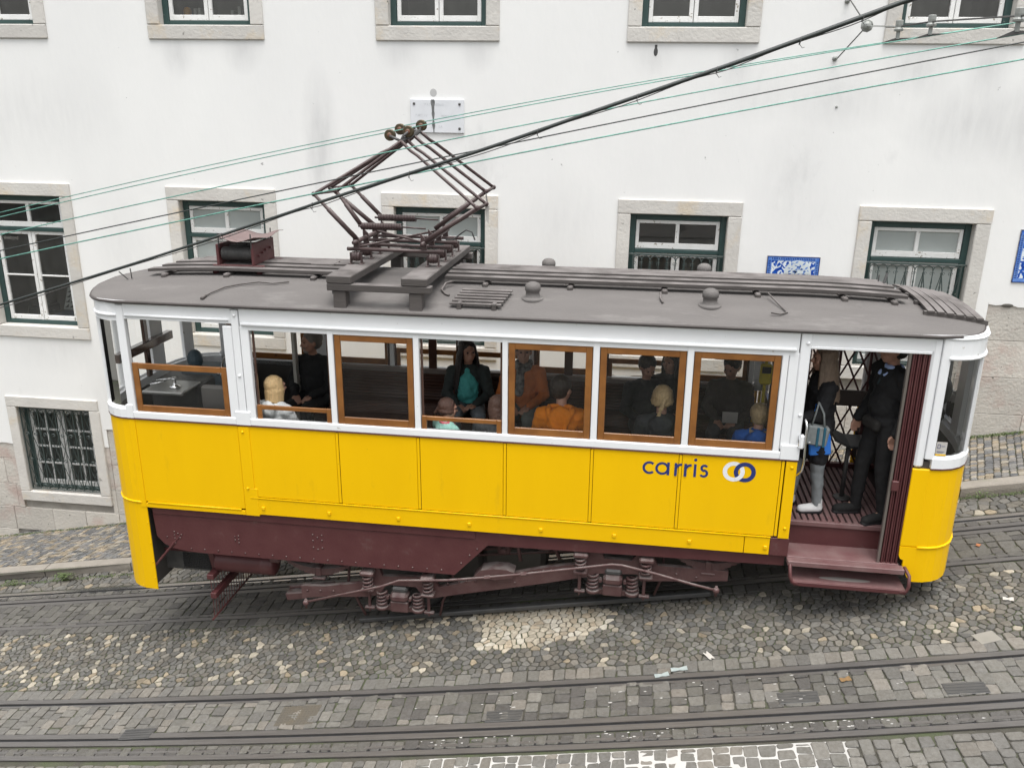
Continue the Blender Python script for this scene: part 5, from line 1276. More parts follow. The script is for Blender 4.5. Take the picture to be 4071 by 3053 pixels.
# resistor grid and air cylinder under the left end
mb=MB(); mb.box(-4.95,-4.40,.30,.9,.07,.46,c=.01); tb(mb,'equipment_case',DGREY)
mb=MB()
for i in range(16):
    for k in range(9): mb.box(-4.72+.02*i,-4.706+.02*i,.292,.299,.10+.022*k,.114+.022*k,c=0)
tb(mb,'vent_grid',BLACK)
mb=MB(); mb.box(-4.97,-4.38,.28,.32,.31,.335,c=.003); mb.prism([(-4.42,.40),(-4.36,.40),(-4.30,.07),(-4.36,.07)],.28,.31); tb(mb,'case_frame',MAR)
mb=MB(); mb.lathe([(.02,-4.30),(.125,-4.29),(.13,-4.27),(.13,-3.75),(.134,-3.745),(.134,-3.73),(.13,-3.72),(.13,-3.62),(.10,-3.60),(.02,-3.59)],(0,.30,.245),20,axis='X'); tb(mb,'air_cylinder',MAR,None,True)
# lifeguard grid
mb=MB()
lg=MB(); lg.box(-4.36,-4.28,.12,1.6,.08,.14,c=.006); LG=tb(lg,'lifeguard',MAR)
lg=MB(); lg.box(-4.34,-4.27,.12,1.6,-.16,-.09,c=.006); tb(lg,'lifeguard_bar',MAR,LG)
lg=MB(); lg.cyl((-4.33,.1,-.42),(-4.33,1.6,-.42),.012,6); tb(lg,'lifeguard_bar',MAR,LG)
for i in range(24):
    y=.14+.062*i; lg=MB(); lg.tube([(-4.33,y,.10),(-4.32,y,-.12),(-4.33,y,-.42)],.005,4); tb(lg,'lifeguard_rod',MAR,LG)
# --- truck
tk=empty('truck_frame',(-1,.6,.2),TF); tk.parent=tram; tk.matrix_parent_inverse=WM[tram].inverted()
bpy.data.objects.remove(tk)
AX=[(-2.14,.0),(.13,.43)]
sl_=.19
def T2(x): return sl_*(x+2.14)
mb=MB()
for k in (0,1):
    y0,y1=(.15,.20) if k==0 else (Wd-.2,Wd-.15)
    top=[(-3.27,-.0+.09),(-3.0,.11),(-2.55,.20),(-2.50,.40),(-2.38,.41),(-2.34,.30),(-2.05+.15,.33),(-1.78,.33),(-1.72,.22),(-1.3,.36),(-1.02,.44),(-.62,.56),(-.22,.645),(-.20,.80),(-.02,.82),(.02,.73),(.30,.73),(.36,.82),(.5,.82),(.56,.70),(1.0,.70),(1.26,.70)]
    bot=[(1.26,.59),(1.0,.56),(.55,.52),(.40,.50),(.36,.58),(-.06,.55),(-.14,.50),(-.25,.475),(-.6,.38),(-1.02,.275),(-1.5,.16),(-1.80,.08),(-1.90,.10),(-1.97,.20),(-2.30,.20),(-2.38,.07),(-2.50,.03),(-3.0,-.02),(-3.27,-.06)]
    mb=MB(); mb.prism(top+bot,y0,y1); tf=tb(mb,'truck_frame',MARD)
    for (x,z) in ((-1.62,.28),(-1.5,.31),(-1.42,.325),(-1.32,.34),(-1.25,.365),(-1.12,.37),(-.95,.46),(-.9,.36),(-.72,.50),(-.6,.53),(-.52,.545),(.95,.6),(.75,.62),(-3.2,.04),(-3.05,.05),(-2.9,.06)):
        m2=MB(); m2.lathe([(.013,0),(.012,-.008),(.004,-.011)],(x,y0 if k==0 else y1,z),8,axis='Y'); 
        if k==0: tb(m2,'rivet',MARD,tf,True)
for ax,(X,Z) in enumerate(AX):
    for yy in ((.13,.24),(Wd-.24,Wd-.13)):
        near_=yy[0]<1
        mb=MB(); mb.box(X-.115,X+.085,yy[0]-.02,yy[1],Z-.11,Z+.02,c=.012); mb.box(X-.115,X+.085,yy[0]-.045,yy[1],Z+.02,Z+.125,c=.035); ab=tb(mb,'axle_box',MARD)
        mb=MB(); mb.box(X-.10,X+.075,yy[0],yy[1]+.03,Z+.12,Z+.185,c=.02); tb(mb,'axle_box_top',DGREY,ab)
        for s in (-1,1):
            m2=MB(); m2.cyl((X-.015+s*.125,yy[0]-.03,Z+.065),(X-.015+s*.125,yy[0]+.03,Z+.065),.017,8); tb(m2,'bolt',MARD,ab)
            # lower coil springs in cups
            cx=X-.015+s*.20
            pts=[(cx+.052*math.cos(i*.45),(yy[0]+yy[1])/2-.02+.052*math.sin(i*.45),Z-.06+.17*i/56) for i in range(57)]
            m2=MB(); m2.tube(pts,.0145,6); tb(m2,'coil_spring',DGREY if False else MARD,None,True)
            m2=MB(); m2.lathe([(.035,-.05),(.072,-.03),(.075,.0),(.068,.004)],(cx,(yy[0]+yy[1])/2-.02,Z-.065),14); tb(m2,'spring_cup',MARD,None,True)
            # upper coil springs with caps
            cx=X-.015+s*.33
            uy=.095 if near_ else Wd-.095
            pts=[(cx+.05*math.cos(i*.5),uy+.05*math.sin(i*.5),Z+.18+.16*i/44) for i in range(45)]
            m2=MB(); m2.tube(pts,.0125,6); tb(m2,'coil_spring',MARD,None,True)
            m2=MB(); m2.box(cx-.075,cx+.075,uy-.06,uy+.09,Z+.335,Z+.39,c=.02); m2.box(cx-.07,cx+.07,uy-.055,uy+.09,Z+.15,Z+.18,c=.01); tb(m2,'spring_cap',MARD)
            m2=MB(); m2.cyl((cx-.01,yy[0]+.02,Z-.10),(cx-.01,yy[0]+.02,Z+.1),.017,8); m2.box(cx-.06,cx+.05,yy[0]-.01,yy[0]+.04,Z-.105,Z-.08,c=.006); m2.cyl((cx-.01,yy[0]+.02,Z-.14),(cx-.01,yy[0]+.02,Z-.10),.012,6); tb(m2,'hanger_bolt',MARD)
        m2=MB(); m2.prism([(X-.29,Z-.03),(X-.20,Z-.115),(X+.17,Z-.115),(X+.26,Z-.03),(X+.16,Z-.03),(X+.12,Z-.06),(X-.15,Z-.06),(X-.19,Z-.03)],yy[0]+.02,yy[1]-.01); tb(m2,'pedestal_tie',MARD)
    for y in (.62,1.52):
        mb=MB(); mb.lathe([(.05,-.02),(.10,-.04),(.12,-.02),(.33,-.02),(.37,-.035),(.40,-.03),(.40,.03),(.43,.04),(.43,.055),(.3,.02),(.05,.02)],(X-.01,y,Z+.02),28,axis='Y'); tb(mb,'wheel',DGREY,None,True)
    mb=MB(); mb.cyl((X,.2,Z+.02),(X,1.9,Z+.02),.055,12); tb(mb,'axle',DGREY)
    mb=MB(); mb.box(X-.42,X+.8,.72,1.4,Z-.12,Z+.38,c=.06); tb(mb,'motor_bulk',INTD)  # enlarged dark motor bulk, added to deepen the darkness under the tram
    mb=MB(); mb.box(X+.8,X+1.5,.68,1.45,Z+.1,Z+.5,c=.05); tb(mb,'dark_filler',INTD)  # dark boxes added beside the motor to fill in shade under the floor
    mb=MB(); mb.box(X-.95,X-.42,.75,1.4,Z+.0,Z+.45,c=.05); tb(mb,'dark_filler',INTD)
# truss rod
for y in (.015,Wd-.015):
    mb=MB(); mb.tube([(-3.17,y,-.02),(-2.3,y,.26),(-2.12,y-.0,.345),(-1.6,y,.40),(-1.2,y,.47),(-.75,y,.56),(-.2,y,.68),(.10,y,.745),(.20,y,.745),(.5,y,.69),(.9,y,.60),(1.13,y,.555)],.014,8); tr3=tb(mb,'truss_rod',MARD,None,True)
    for (x,z) in ((-3.17,-.03),(1.14,.55)):
        mb=MB(); mb.ell((x,y,z),(.035,.03,.035)); mb.cyl((x,y,z-.06),(x,y,z+.05),.014,8); tb(mb,'rod_end',MARD,tr3,True)
    for (x,z) in ((-1.17,.475),(-.79,.552)):
        mb=MB(); mb.cyl((x-.03,y,z-.006),(x+.03,y,z+.006),.022,6); tb(mb,'turnbuckle_nut',MARD,tr3)
mb=MB(); mb.tube([(-1.5,.45,.52),(-.9,.45,.62),(-.25,.45,.72)],.016,8); mb.cyl((-.85,.45,.625),(-.80,.45,.635),.028,8); tb(mb,'brake_rod',MARD,None,True)
mb=MB(); mb.prism([(-1.33,.42),(-1.25,.50),(-1.12,.53),(-.98,.53),(-.90,.50),(-.92,.44),(-1.1,.40)],.10,.26); tb(mb,'brake_bracket',MARD)
# leaf springs
def leaf(cx,cz,L_,tilt,y,n=6):
    mbs=MB()
    for k in range(n):
        l=L_*(1-.13*k); pts=[]
        vs=[];fs=[];m=14
        for i in range(m+1):
            u=-1+2*i/m; x=cx+u*l; z=cz+tilt*u*l+.14*(u*l/L_)**2-.013*k
            vs+=[(x,y-.045,z-.011),(x,y-.045,z),(x,y+.045,z),(x,y+.045,z-.011)]
        for i in range(m):
            for j in range(4): q=(j+1)%4; fs.append((4*i+j,4*i+q,4*i+4+q,4*i+4+j)[::-1])
        fs.append((0,1,2,3)); fs.append(tuple(4*m+j for j in (3,2,1,0))); mbs.add(vs,fs)
    o=tb(mbs,'leaf_spring',MARD)
    m2=MB(); m2.box(cx-.03,cx+.03,y-.055,y+.055,cz-.085,cz+.015,c=.005); m2.cyl((cx,y,cz-.14),(cx,y,cz-.08),.014,6); m2.box(cx-.07,cx+.07,y-.06,y+.06,cz-.13,cz-.11,c=.005); tb(m2,'spring_buckle',MARD,o)
for y in (.20,Wd-.20):
    leaf(-3.06,.32,.47,-.0,y); leaf(1.06,.77,.45,.02,y)
    m2=MB(); m2.box(-3.62,-3.50,y-.05,y+.05,.34,.46,c=.015); tb(m2,'spring_hanger',MARD)
mb=MB(); M=Matrix.Translation((-3.50,.4,-.16))@Matrix.Rotation(-math.atan(G),4,'Y'); mb.box(-.02,.22,-.12,.05,-.04,.05,c=.01,M=M); mb.box(.0,.55,-.03,.01,.05,.09,c=.01,M=M); tb(mb,'brake_shoe',MARD)
mb=MB(); mb.box(-2.9,1.0,.35,.42,.0,.05,M=Matrix.Translation((0,0,.36))@Matrix.Rotation(-math.atan(sl_),4,'Y')@Matrix.Translation((.1,0,-.30)),c=.01); tb(mb,'slipper_brake_beam',DGREY)
mb=MB(); mb.box(-2.6,-2.5,.4,.45,-.42,.0,M=Matrix.Rotation(.25,4,'Y'),c=.01); tb(mb,'brake_hanger',DGREY)
for (pts,r_) in (([(-3.4,.5,.30),(-2.7,.5,.36),(-1.6,.5,.5),(-.4,.5,.7),(.9,.5,.8)],.02),([(-3.0,.62,.12),(-1.4,.62,.38),(.3,.62,.62)],.016),([(-1.62,.33,.46),(-1.6,.33,.2),(-1.72,.33,-.05),(-1.75,.3,-.22)],.014),([(.62,.33,.84),(.63,.33,.5),(.55,.33,.25)],.014),([(-2.75,.3,.40),(-2.78,.3,.1),(-2.66,.3,-.18),(-2.60,.3,-.3)],.016),([(-.9,.28,.80),(-.86,.28,.55)],.02),([(-.55,.3,.86),(-.45,.3,.60)],.02)):
    mb=MB(); mb.tube(pts,r_,7); tb(mb,'brake_pipe',MARD,None,True)
for x,z in ((-1.05,.60),(-.62,.68),(.75,.72),(-2.9,.26)):
    mb=MB(); mb.box(x-.07,x+.07,.34,.46,z-.03,z+.09,c=.015); mb.cyl((x,.30,z+.03),(x,.36,z+.03),.03,10); tb(mb,'brake_lever_box',MARD)
mb=MB(); mb.box(-1.1,-.3,.9,1.3,.45,.9,c=.03); tb(mb,'brake_gear',INTD)
# ------------------------------------------------------------ PEOPLE
CLT=bpy.data.textures.new('folds','CLOUDS'); CLT.noise_scale=.075; CLT.noise_depth=2
HRT=bpy.data.textures.new('strands','CLOUDS'); HRT.noise_scale=.022; HRT.noise_depth=3
def remesh(mb,name,m_,parent,frame,vox,sm=3):
    o=mb.build(name,m_,parent,frame); r=o.modifiers.new('r','REMESH'); r.mode='VOXEL'; r.voxel_size=vox; r.use_smooth_shade=True
    s=o.modifiers.new('s','SMOOTH'); s.factor=.5; s.iterations=sm
    if name in ('jacket','trousers','hood','scarf','collar','shirt','hair','beard'):
        d_=o.modifiers.new('d','DISPLACE'); d_.texture=HRT if name in ('hair','beard') else CLT; d_.texture_coords='LOCAL'; d_.strength=.009 if name in ('hair','beard') else (.018 if name=='trousers' else .034); d_.mid_level=.5
    return o
HR={}
def getm(key,c,f=cloth):
    k=(key,c)
    if k not in HR: HR[k]=f(key,c)
    return HR[k]
def seated(male=False):
    return dict(pel=(0,.0,.11),bel=(0,.0,.27),che=(0,-.02,.42),nek=(0,-.01,.575),hed=(0,.02,.735),
      sh=[(-.175,-.02,.50),(.175,-.02,.50)],el=[(-.235,.05,.27),(.235,.05,.27)],wr=[(-.10,.25,.20),(.10,.25,.20)],ha=[(-.04,.31,.18),(.05,.31,.17)],
      hp=[(-.09,.03,.09),(.09,.03,.09)],kn=[(-.11,.44,.10),(.11,.44,.10)],an=[(-.11,.46,-.33),(.11,.46,-.33)],to=[(-.12,.60,-.39),(.12,.60,-.39)])
def torso(mb,J,g,fem=False):
    w_=.0 if not fem else -.012
    mb.ell(J['che'],(.165+g+w_,.115+g,.17+g),14,10); mb.ell(J['bel'],(.14+g+w_,.115+g,.17+g),14,10); mb.ell(J['pel'],(.155+g,.13+g,.12+g),14,10)
    c=Vector(J['che'])
    for s in (0,1):
        sh=Vector(J['sh'][s]); mb.cap(c+Vector((0,0,.085)),sh,.07+g,.058+g); mb.cap(sh,J['el'][s],.054+g,.042+g); mb.cap(J['el'][s],J['wr'][s],.041+g,.028+g*.9)
        mb.cap(Vector(J['nek'])-Vector((0,0,.02)),sh+Vector((0,0,.0)),.045+g,.04+g)
def legs(mb,J,g):
    for s in (0,1):
        mb.cap(J['hp'][s],J['kn'][s],.088+g,.058+g); mb.cap(J['kn'][s],J['an'][s],.056+g,.037+g)
def hand(mb,wr,ha,s,r=.009):
    wr=Vector(wr);ha=Vector(ha); d_=(ha-wr).normalized(); up=Vector((0,0,1)) if abs(d_.z)<.8 else Vector((1,0,0)); sd=d_.cross(up).normalized(); nn=sd.cross(d_).normalized()
    pal=wr+d_*.075
    for k in range(4):
        kb=wr+d_*.012+sd*(.012*(k-1.5)); kn=pal+sd*(.0185*(k-1.5)); mb.cap(kb,kn,.016,.0135,8)
        l=(.034,.040,.038,.030)[k]; p1=kn+d_*l-nn*.010; p2=p1+d_*l*.45-nn*l*.65
        mb.cap(kn,p1,r*1.08,r,8); mb.cap(p1,p2,r,r*.85,8)
    t0=wr+d_*.02+sd*(-s*.022); t1=t0+d_*.035+sd*(-s*.026)-nn*.006; t2=t1+d_*.032-nn*.008; mb.cap(t0,t1,.0135,.0115,8); mb.cap(t1,t2,.0105,.009,8)
def headshape(mb,H):
    def P(x,y,z): return H@Vector((x,y,z))
    R3=H
    mb.ell(P(0,-.012,.022),(.074,.094,.092),16,12,M=R3); mb.ell(P(0,.022,-.038),(.058,.066,.068),14,10,M=R3); mb.ell(P(0,.045,-.082),(.030,.028,.024),10,8,M=R3)
    mb.cap(P(0,.082,.018),P(0,.103,-.022),.0085,.0135,8); mb.ell(P(0,.078,.030),(.050,.016,.010),10,6,M=R3)
    mb.ell(P(0,.082,-.052),(.022,.010,.006),8,6,M=R3); mb.ell(P(0,.080,-.063),(.018,.010,.006),8,6,M=R3)
    for s in (-1,1): mb.ell(P(s*.075,-.008,.0),(.011,.020,.032),8,8,M=R3); mb.ell(P(s*.035,.058,-.018),(.026,.024,.024),8,6,M=R3)
def hair(mb,H,style,seed=1):
    rn=random.Random(seed)
    def P(x,y,z): return H@Vector((x,y,z))
    mb.ell(P(0,-.028,.042),(.088,.099,.092),16,12,M=H)
    mb.ell(P(0,-.045,-.005),(.075,.072,.07),14,10,M=H)
    mb.cap(P(-.045,.036,.090),P(.045,.036,.090),.016,.016)
    if style in ('bob','long','pony','half'):
        for i in range(26):
            a=math.radians(62+ (298-62)*i/25); sx,sy=math.sin(a),math.cos(a)
            top=P(sx*.072,-.01+sy*.085,.065); bot_z={'bob':-.125,'long':-.36,'pony':-.03,'half':-.2}[style]+rn.uniform(-.012,.012)
            m1=P(sx*.087,-.012+sy*.098,-.02); e=P(sx*(.085 if style!='long' else .150),-.02+sy*(.092 if style!='long' else .150),bot_z)
            mb.cap(top,m1,.013,.017 if style=='long' else .015,7); mb.cap(m1,e,.022 if style=='long' else .015,.010 if style!='bob' else .013,7)
    if style=='pony':
        b0=P(0,-.115,.02)
        for i in range(7):
            o_=Vector((rn.uniform(-.012,.012),0,rn.uniform(-.008,.008))); mb.cap(b0+H.to_3x3()@o_,P(-.025+rn.uniform(-.015,.015),-.145,-.05),.015,.014,7); mb.cap(P(-.025,-.145,-.05),P(-.05+rn.uniform(-.02,.02),-.13,-.15),.014,.006,7)
    if style=='bun': mb.ell(P(0,-.10,.05),(.035,.03,.035),10,8,M=H)
def person(label,J,base,yaw=0,scale=1,head=(0,0,0),skin=None,haircol=(.03,.02,.015),style='short',top=(.03,.03,.03),bottom=(.03,.03,.035),shoe=(.02,.02,.02),hood=None,extra=None,fem=False,vox=.011,eyes=True,beard=None,coat=None,collar=None,scarf=None,hands=True,glasses=False,toplabel=None,group='people riding in the tram',tm=None):
    M=TF@Matrix.Translation(base)@Matrix.Rotation(yaw,4,'Z')@Matrix.Scale(scale,4)
    root=bpy.data.objects.new('person',None); root.empty_display_size=.1; reg(root,M); tag(root,label,'person',group)
    H=Matrix.Translation(J['hed'])@Matrix.Scale(1.1,4)@Matrix.Rotation(head[0],4,'Z')@Matrix.Rotation(head[1],4,'X')@Matrix.Rotation(head[2],4,'Y')
    mb=MB(); torso(mb,J,0,fem); legs(mb,J,0); mb.cap(J['nek'],Vector(J['hed'])+Vector((0,-.01,-.03)),.052,.050); headshape(mb,H)
    for s in (0,1):
        if hands: hand(mb,J['wr'][s],J['ha'][s],-1 if s else 1)
        a=Vector(J['an'][s]);t=Vector(J['to'][s]); mb.cap(a,t+ (a-t)*.3,.030,.022)
    remesh(mb,'body',skin or SKIN,root,M,vox)
    mb=MB(); hair(mb,H,style,len(label)); remesh(mb,'hair',getm('hair',haircol,hairm),root,M,.0065,1)
    mb=MB(); torso(mb,J,.030 if coat else .018,fem)
    if coat:
        for s in (0,1): mb.cap(J['hp'][s],Vector(J['hp'][s]).lerp(Vector(J['kn'][s]),coat),.118,.095)
        mb.cap(J['pel'],Vector(J['hp'][0]).lerp(Vector(J['kn'][1]),coat*.9),.14,.10)
    c=Vector(J['nek'])
    mb.tube([c+Vector((.072*math.cos(t*.63),.068*math.sin(t*.63)-.005,-.035+.008*math.sin(t))) for t in range(11)],.022,8)
    if hood=='down': mb.ell(c+Vector((0,-.115,-.055)),(.12,.055,.095),12,8); mb.cap(c+Vector((-.09,-.03,-.01)),c+Vector((.09,-.03,-.01)),.035,.035)
    remesh(mb,'jacket',tm or getm('fabric',top),root,M,.012,2)
    mb=MB(); legs(mb,J,.013); mb.ell(J['pel'],(.165,.14,.11),12,8); remesh(mb,'trousers',getm('fabric',bottom),root,M,.013,2)
    for s in (0,1):
        mb=MB(); a=Vector(J['an'][s]);t=Vector(J['to'][s]); mb.cap(a+Vector((0,0,.05)),a+Vector((0,-.01,-.04)),.050,.050); mb.cap(a+Vector((0,-.01,-.035)),t,.052,.044,sq=1); 
        remesh(mb,'shoe',getm('leather',shoe),root,M,.009,2)
        mb=MB(); mb.cap(a+Vector((0,-.02,-.075)),t+Vector((0,.005,-.028)),.046,.042); remesh(mb,'sole',BLACK,root,M,.010,1)
    if eyes:
        for s in (-1,1):
            mb=MB(); mb.ell(H@Vector((s*.030,.079,.012)),(.0115,.006,.007),8,6,M=H); mb.build('eye',BLACK,root,M,True)
    if beard:
        mb=MB(); mb.ell(H@Vector((0,.048,-.078)),(.040,.036,.030),12,8,M=H); mb.cap(H@Vector((-.03,.075,-.045)),H@Vector((.03,.075,-.045)),.012,.012); remesh(mb,'beard',getm('hair',beard,hairm),root,M,.007,2)
    if collar:
        mb=MB()
        for s in (-1,1): mb.cap(c+Vector((s*.075,-.02,.0)),c+Vector((s*.028,.10,-.055)),.022,.017)
        mb.tube([c+Vector((.066*math.cos(t*.63),.062*math.sin(t*.63)-.008,0)) for t in range(11)],.022,8); remesh(mb,'collar',getm('fabric',collar),root,M,.009,1)
    if scarf:
        mb=MB(); 
        for k in range(3): mb.tube([c+Vector((.08*math.cos(t*.63),.075*math.sin(t*.63),-.03+.03*k+.01*math.sin(t*2+k))) for t in range(11)],.028,8)
        mb.cap(c+Vector((.02,.10,-.03)),c+Vector((.03,.14,-.26)),.045,.05); remesh(mb,'scarf',scarf,root,M,.010,1)
    if glasses:
        mb=MB()
        for s in (-1,1): mb.tube([H@Vector((s*.032+.020*math.cos(t*.63),.092,.012+.016*math.sin(t*.63))) for t in range(11)],.002,4); mb.tube([H@Vector((s*.052,.09,.014)),H@Vector((s*.078,.0,.016))],.002,4)
        mb.build('glasses',BLACK,root,M)
    if extra: extra(root,M,H,J)
    return root,M,H
PI=math.pi
SEAT=1.68
NY,FYs=.25,1.62
def lifted(h): return SEAT+h
# near-side bench: backs towards the street
J=seated()
def hoodpoint(col):
    def f(root,M,H,J):
        mb=MB(); c=Vector(J['nek']); mb.cap(c+Vector((-.11,-.09,.0)),c+Vector((-.02,-.175,-.22)),.032,.028); mb.cap(c+Vector((.11,-.09,.0)),c+Vector((.02,-.175,-.22)),.032,.028); mb.ell(c+Vector((0,-.13,-.08)),(.10,.045,.11),12,8); mb.tube([c+Vector((.115*math.cos(t*.4),-.055+.03*math.sin(t*.4),.02)) for t in range(-1,10)],.018,7)
        remesh(mb,'hood',getm('fabric',col),root,M,.010,1)
    return f
LIN=mat('cream_lining',(.55,.45,.33),.9,(.45,.36,.26),30,.9,.6,60)
p0=person('child with blond bob in pale grey hooded jacket, back to the first lowered window',seated(),(-3.43,NY,lifted(-.03)),-.35,.93,(-.35,0,0),haircol=(.72,.50,.25),style='bob',top=(.62,.64,.64),hood='down',bottom=(.1,.1,.12),fem=True)
p1=person('girl with brown ponytail, glasses and mint jacket in the third window',seated(),(-1.62,NY,lifted(-.07)),-.75,.82,(-.35,-.1,0),haircol=(.10,.05,.035),style='pony',top=(.36,.66,.58),fem=True,glasses=True,hood=None,collar=(.75,.16,.2),bottom=(.1,.1,.15))
p2=person('kid in bright orange hooded jacket, back to the fourth window',seated(),(-.47,NY,lifted(.02)),0,1.06,(-.5,-.12,0),haircol=(.045,.03,.022),style='short',top=(1.0,.30,.015),hood='down',bottom=(.05,.05,.06),extra=hoodpoint((1.0,.30,.015)))
p3=person('woman with blond ponytail and dark grey coat, back to the fifth window',seated(),(.50,NY,lifted(.03)),0,1.0,(.1,0,0),haircol=(.72,.52,.28),style='pony',top=(.045,.05,.055),hood='down',bottom=(.03,.03,.035),fem=True)
p4=person('fair-haired child in blue hooded coat with cream lining, back to the sixth window',seated(),(1.42,NY,lifted(-.03)),-.1,.93,(-.1,.15,0),haircol=(.55,.40,.22),style='bun',top=(.03,.15,.55),hood='down',bottom=(.05,.05,.08),fem=True,extra=lambda root,M,H,J:remesh(MB().tube([Vector(J['nek'])+Vector((.085*math.cos(t*.63),.075*math.sin(t*.63)-.02,.0)) for t in range(11)],.024,8),'hood_lining',LIN,root,M,.010,1))
p4b=person('brown-haired passenger in dark coat, half hidden by the post right of the third window',seated(),(-1.12,NY+.05,lifted(-.1)),.1,.9,(.5,-.2,0),haircol=(.13,.07,.05),style='bob',top=(.035,.037,.04),bottom=(.03,.03,.03),fem=True)
# far-side bench: facing the street
p5=person('old grey-bearded man in black jacket looking left in the first window',seated(),(-3.52,FYs-.1,lifted(.02)),PI-.1,1.06,(-.75,0,0),skin=SKIND,haircol=(.20,.18,.16),style='short',top=(.012,.012,.013),beard=(.28,.26,.23),vox=.008,bottom=(.02,.02,.022))
J6=seated(); J6['ha']=[(-.03,.31,.20),(.03,.31,.18)]; J6['kn']=[(-.16,.44,.13),(.10,.44,.14)]
def tealtop(root,M,H,J):
    mb=MB(); mb.ell((0,.080,.32),(.125,.072,.20),12,8); mb.cap((0,.055,.52),(0,.10,.3),.045,.09); remesh(mb,'shirt',getm('fabric',(.07,.36,.34)),root,M,.010,1)
p6=person('woman with long dark hair and teal top facing out in the third window',J6,(-1.66,FYs-.1,lifted(.02)),PI+.1,1.03,(.45,0,0),skin=SKIND,haircol=(.022,.014,.012),style='long',top=(.030,.038,.036),bottom=(.20,.22,.24),fem=True,vox=.008,extra=tealtop)
SCARF=mat('patterned_scarf',(.22,.22,.21),.9,(.03,.03,.03),16,.35,.4,40,detail=2)
p7=person('person in rust-orange jacket and patterned scarf with folded arms, fourth window',seated(),(-1.02,FYs-.1,lifted(.04)),PI,1.04,(.2,.1,0),skin=SKIND,haircol=(.06,.04,.03),style='short',top=(.50,.14,.03),scarf=SCARF,bottom=(.16,.18,.17),vox=.008)
p8=person('dark-haired man in black clothes bending his head, facing out in the fifth window',seated(),(.36,FYs-.15,lifted(-.02)),PI+.2,1.0,(.3,-.45,0),skin=SKIND,haircol=(.02,.016,.014),style='short',top=(.02,.021,.023))
p9=person('black-haired passenger behind the bending man in the fifth window',seated(),(.62,FYs+.05,lifted(.01)),PI,.98,(-.6,0,0),skin=SKIND,haircol=(.01,.01,.011),style='half',top=(.018,.018,.02),fem=True)
p10=person('passenger in dark brown clothes holding pale papers in the sixth window',seated(),(1.28,FYs-.05,lifted(.0)),PI-.2,1.0,(-.4,-.35,0),skin=SKIND,haircol=(.03,.025,.02),style='short',top=(.05,.04,.035),bottom=(.06,.06,.065))
mb=MB(); mb.box(1.18,1.34,1.18,1.20,1.90,2.02,c=.002,M=Matrix.Identity(4)); tag(mb.build('paper',PAPER,None,TF),'pale folded paper held by the passenger in the sixth window','paper')
# standing people on the platform
def standing(lean=0):
    return dict(pel=(0,0,.93),bel=(0,.0,1.08),che=(0,-.01,1.26),nek=(0,-.005,1.42),hed=(0,.02,1.575),
      sh=[(-.18,-.01,1.36),(.18,-.01,1.36)],el=[(-.24,-.03,1.10),(.24,-.03,1.10)],wr=[(-.245,.05,.87),(.245,.05,.87)],ha=[(-.245,.08,.79),(.245,.08,.79)],
      hp=[(-.09,0,.90),(.09,0,.90)],kn=[(-.10,.03,.49),(.10,.03,.49)],an=[(-.10,-.02,.09),(.10,-.02,.09)],to=[(-.11,.13,.035),(.11,.13,.035)])
Jw=standing(); Jw['sh']=[(-.135,-.01,1.31),(.135,-.01,1.31)]; Jw['el']=[(-.17,.05,1.06),(.17,.06,1.06)]; Jw['wr']=[(-.16,.25,1.02),(.14,.26,1.04)]; Jw['ha']=[(-.12,.32,1.03),(.10,.33,1.05)]
Jw['kn']=[(-.09,-.02,.49),(.09,.12,.49)]; Jw['an']=[(-.09,-.06,.09),(.09,.16,.09)]; Jw['to']=[(-.09,.09,.035),(.09,.31,.035)]
def boots(root,M,H,J): pass
pw=person('woman with long ash-brown hair and black coat standing inside the open tram door',Jw,(2.03,.58,1.255),PI/2+.1,1.0,(0,0,0),haircol=(.24,.17,.12),style='long',top=(.012,.012,.014),coat=.75,fem=True,bottom=(.25,.27,.28),shoe=(.75,.75,.75),vox=.008)
Jm=standing(); Jm['kn']=[(-.10,.02,.50),(.11,.08,.50)]; Jm['an']=[(-.11,-.03,.09),(.12,.09,.09)]; Jm['to']=[(-.12,.13,.035),(.15,.25,.035)]; Jm['wr']=[(-.25,.06,.90),(.21,.12,.90)]; Jm['ha']=[(-.25,.09,.82),(.21,.15,.82)]; Jm['bel']=(0,.02,1.08)
def tie(root,M,H,J):
    mb=MB(); c=Vector(J['nek']); mb.cap(c+Vector((0,.085,-.05)),c+Vector((0,.125,-.14)),.016,.014); remesh(mb,'necktie',getm('fabric',(.02,.035,.04)),root,M,.008,1)
    mb=MB(); mb.box(-.12,.10,.10,.17,.87,.97,c=.03); remesh(mb,'belt_bag',getm('leather',(.02,.018,.016)),root,M,.009,1)
pm=person('tram conductor in black jumper, pale blue collar and black trousers standing by the folded gate',Jm,(2.62,.48,1.255),PI/2+.35,1.095,(-.3,0,0),skin=SKIND,haircol=(.02,.014,.012),style='short',top=(.010,.010,.011),bottom=(.012,.012,.013),shoe=(.012,.012,.012),collar=(.42,.54,.86),vox=.008,extra=tie)
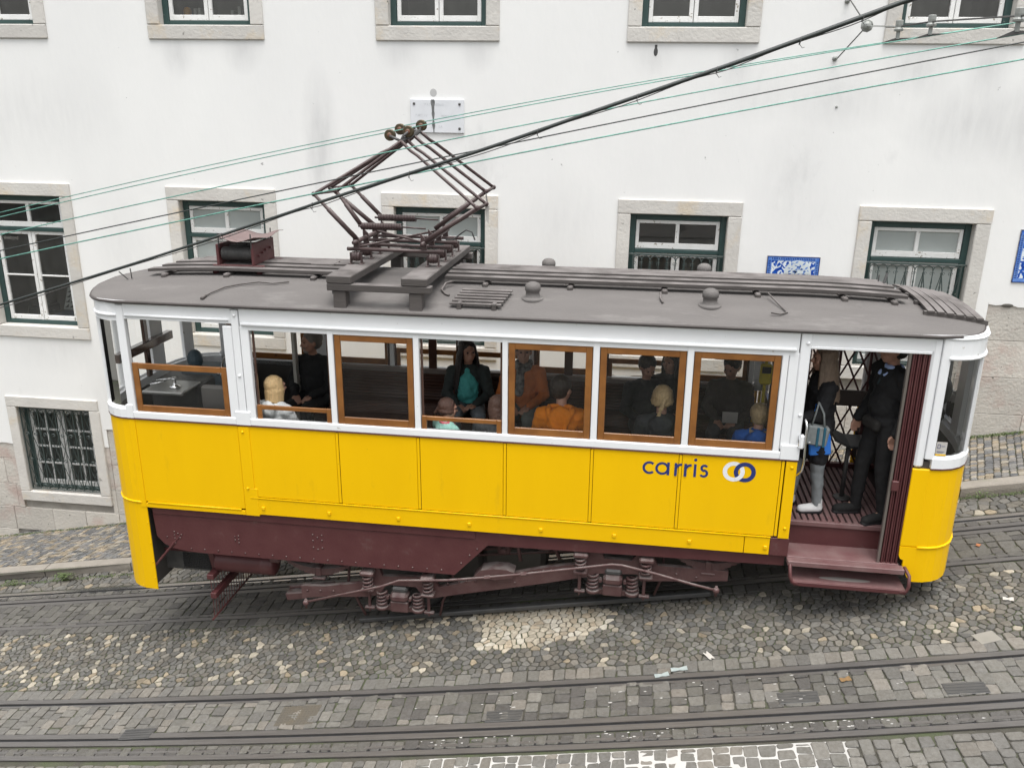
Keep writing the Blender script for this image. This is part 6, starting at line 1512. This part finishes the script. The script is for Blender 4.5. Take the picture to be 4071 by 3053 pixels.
# bags carried by the woman
BAGG=mat('grey_canvas',(.24,.26,.26),.8,(.18,.195,.195),20,.8,.3,60); BAGB=mat('blue_canvas',(.04,.24,.80),.6,(.03,.18,.66),8,.8); BAGD=mat('teal_canvas',(.02,.10,.15),.8)
by=.30
mb=MB(); mb.box(1.87,2.08,by,by+.09,2.04,2.235,c=.015,M=Matrix.Translation((1.975,by,2.1))@Matrix.Rotation(.12,4,'Y')@Matrix.Translation((-1.975,-by,-2.1))); bgo=mb.build('shoulder_bag',BAGG,None,TF); tag(bgo,'grey canvas bag with dark blue stripes hanging beside the woman in black','bag','bags hanging from the woman in the doorway')
mb=MB(); 
for a,b in ((1.97,1.995),(2.03,2.055)): mb.box(a,b,by-.006,by+.09,2.03,2.225,c=.003)
mb.build('stripe',BAGD,bgo,TF)
mb=MB(); mb.tube([(2.04,by+.02,2.22),(2.02,by+.03,2.36),(1.975,by+.06,2.45),(1.96,by+.06,2.46)],.011,6); mb.tube([(1.92,by+.02,2.23),(1.95,by+.03,2.38),(1.965,by+.05,2.45)],.009,6); mb.build('handle',BAGG,bgo,TF,True)
mb=MB(); mb.box(1.93,2.135,by+.095,by+.14,1.90,2.17,c=.02,M=Matrix.Translation((2,by,2.05))@Matrix.Rotation(-.12,4,'Y')@Matrix.Translation((-2,-by,-2.05))); b2=mb.build('tote_bag',BAGB,None,TF); tag(b2,'bright blue tote bag behind the grey bag in the tram doorway','bag','bags hanging from the woman in the doorway')
mb=MB(); mb.tube([(1.93,by+.12,2.15),(1.94,by+.08,2.35),(1.955,by+.08,2.44),(1.965,by+.12,2.3),(1.99,by+.13,2.15)],.008,6); mb.build('handle',BAGB,b2,TF,True)
mb=MB(); mb.add([(1.90,by-.003,2.07),(1.925,by-.003,2.07),(1.918,by-.003,2.085),(1.91,by-.003,2.08)],[(0,1,2,3)]); mb.build('small_emblem',LOGOW,bgo,TF)
print('tris-ish', sum(len(o.data.polygons) for o in S.objects if o.type=='MESH'), 'objects', len(S.objects))
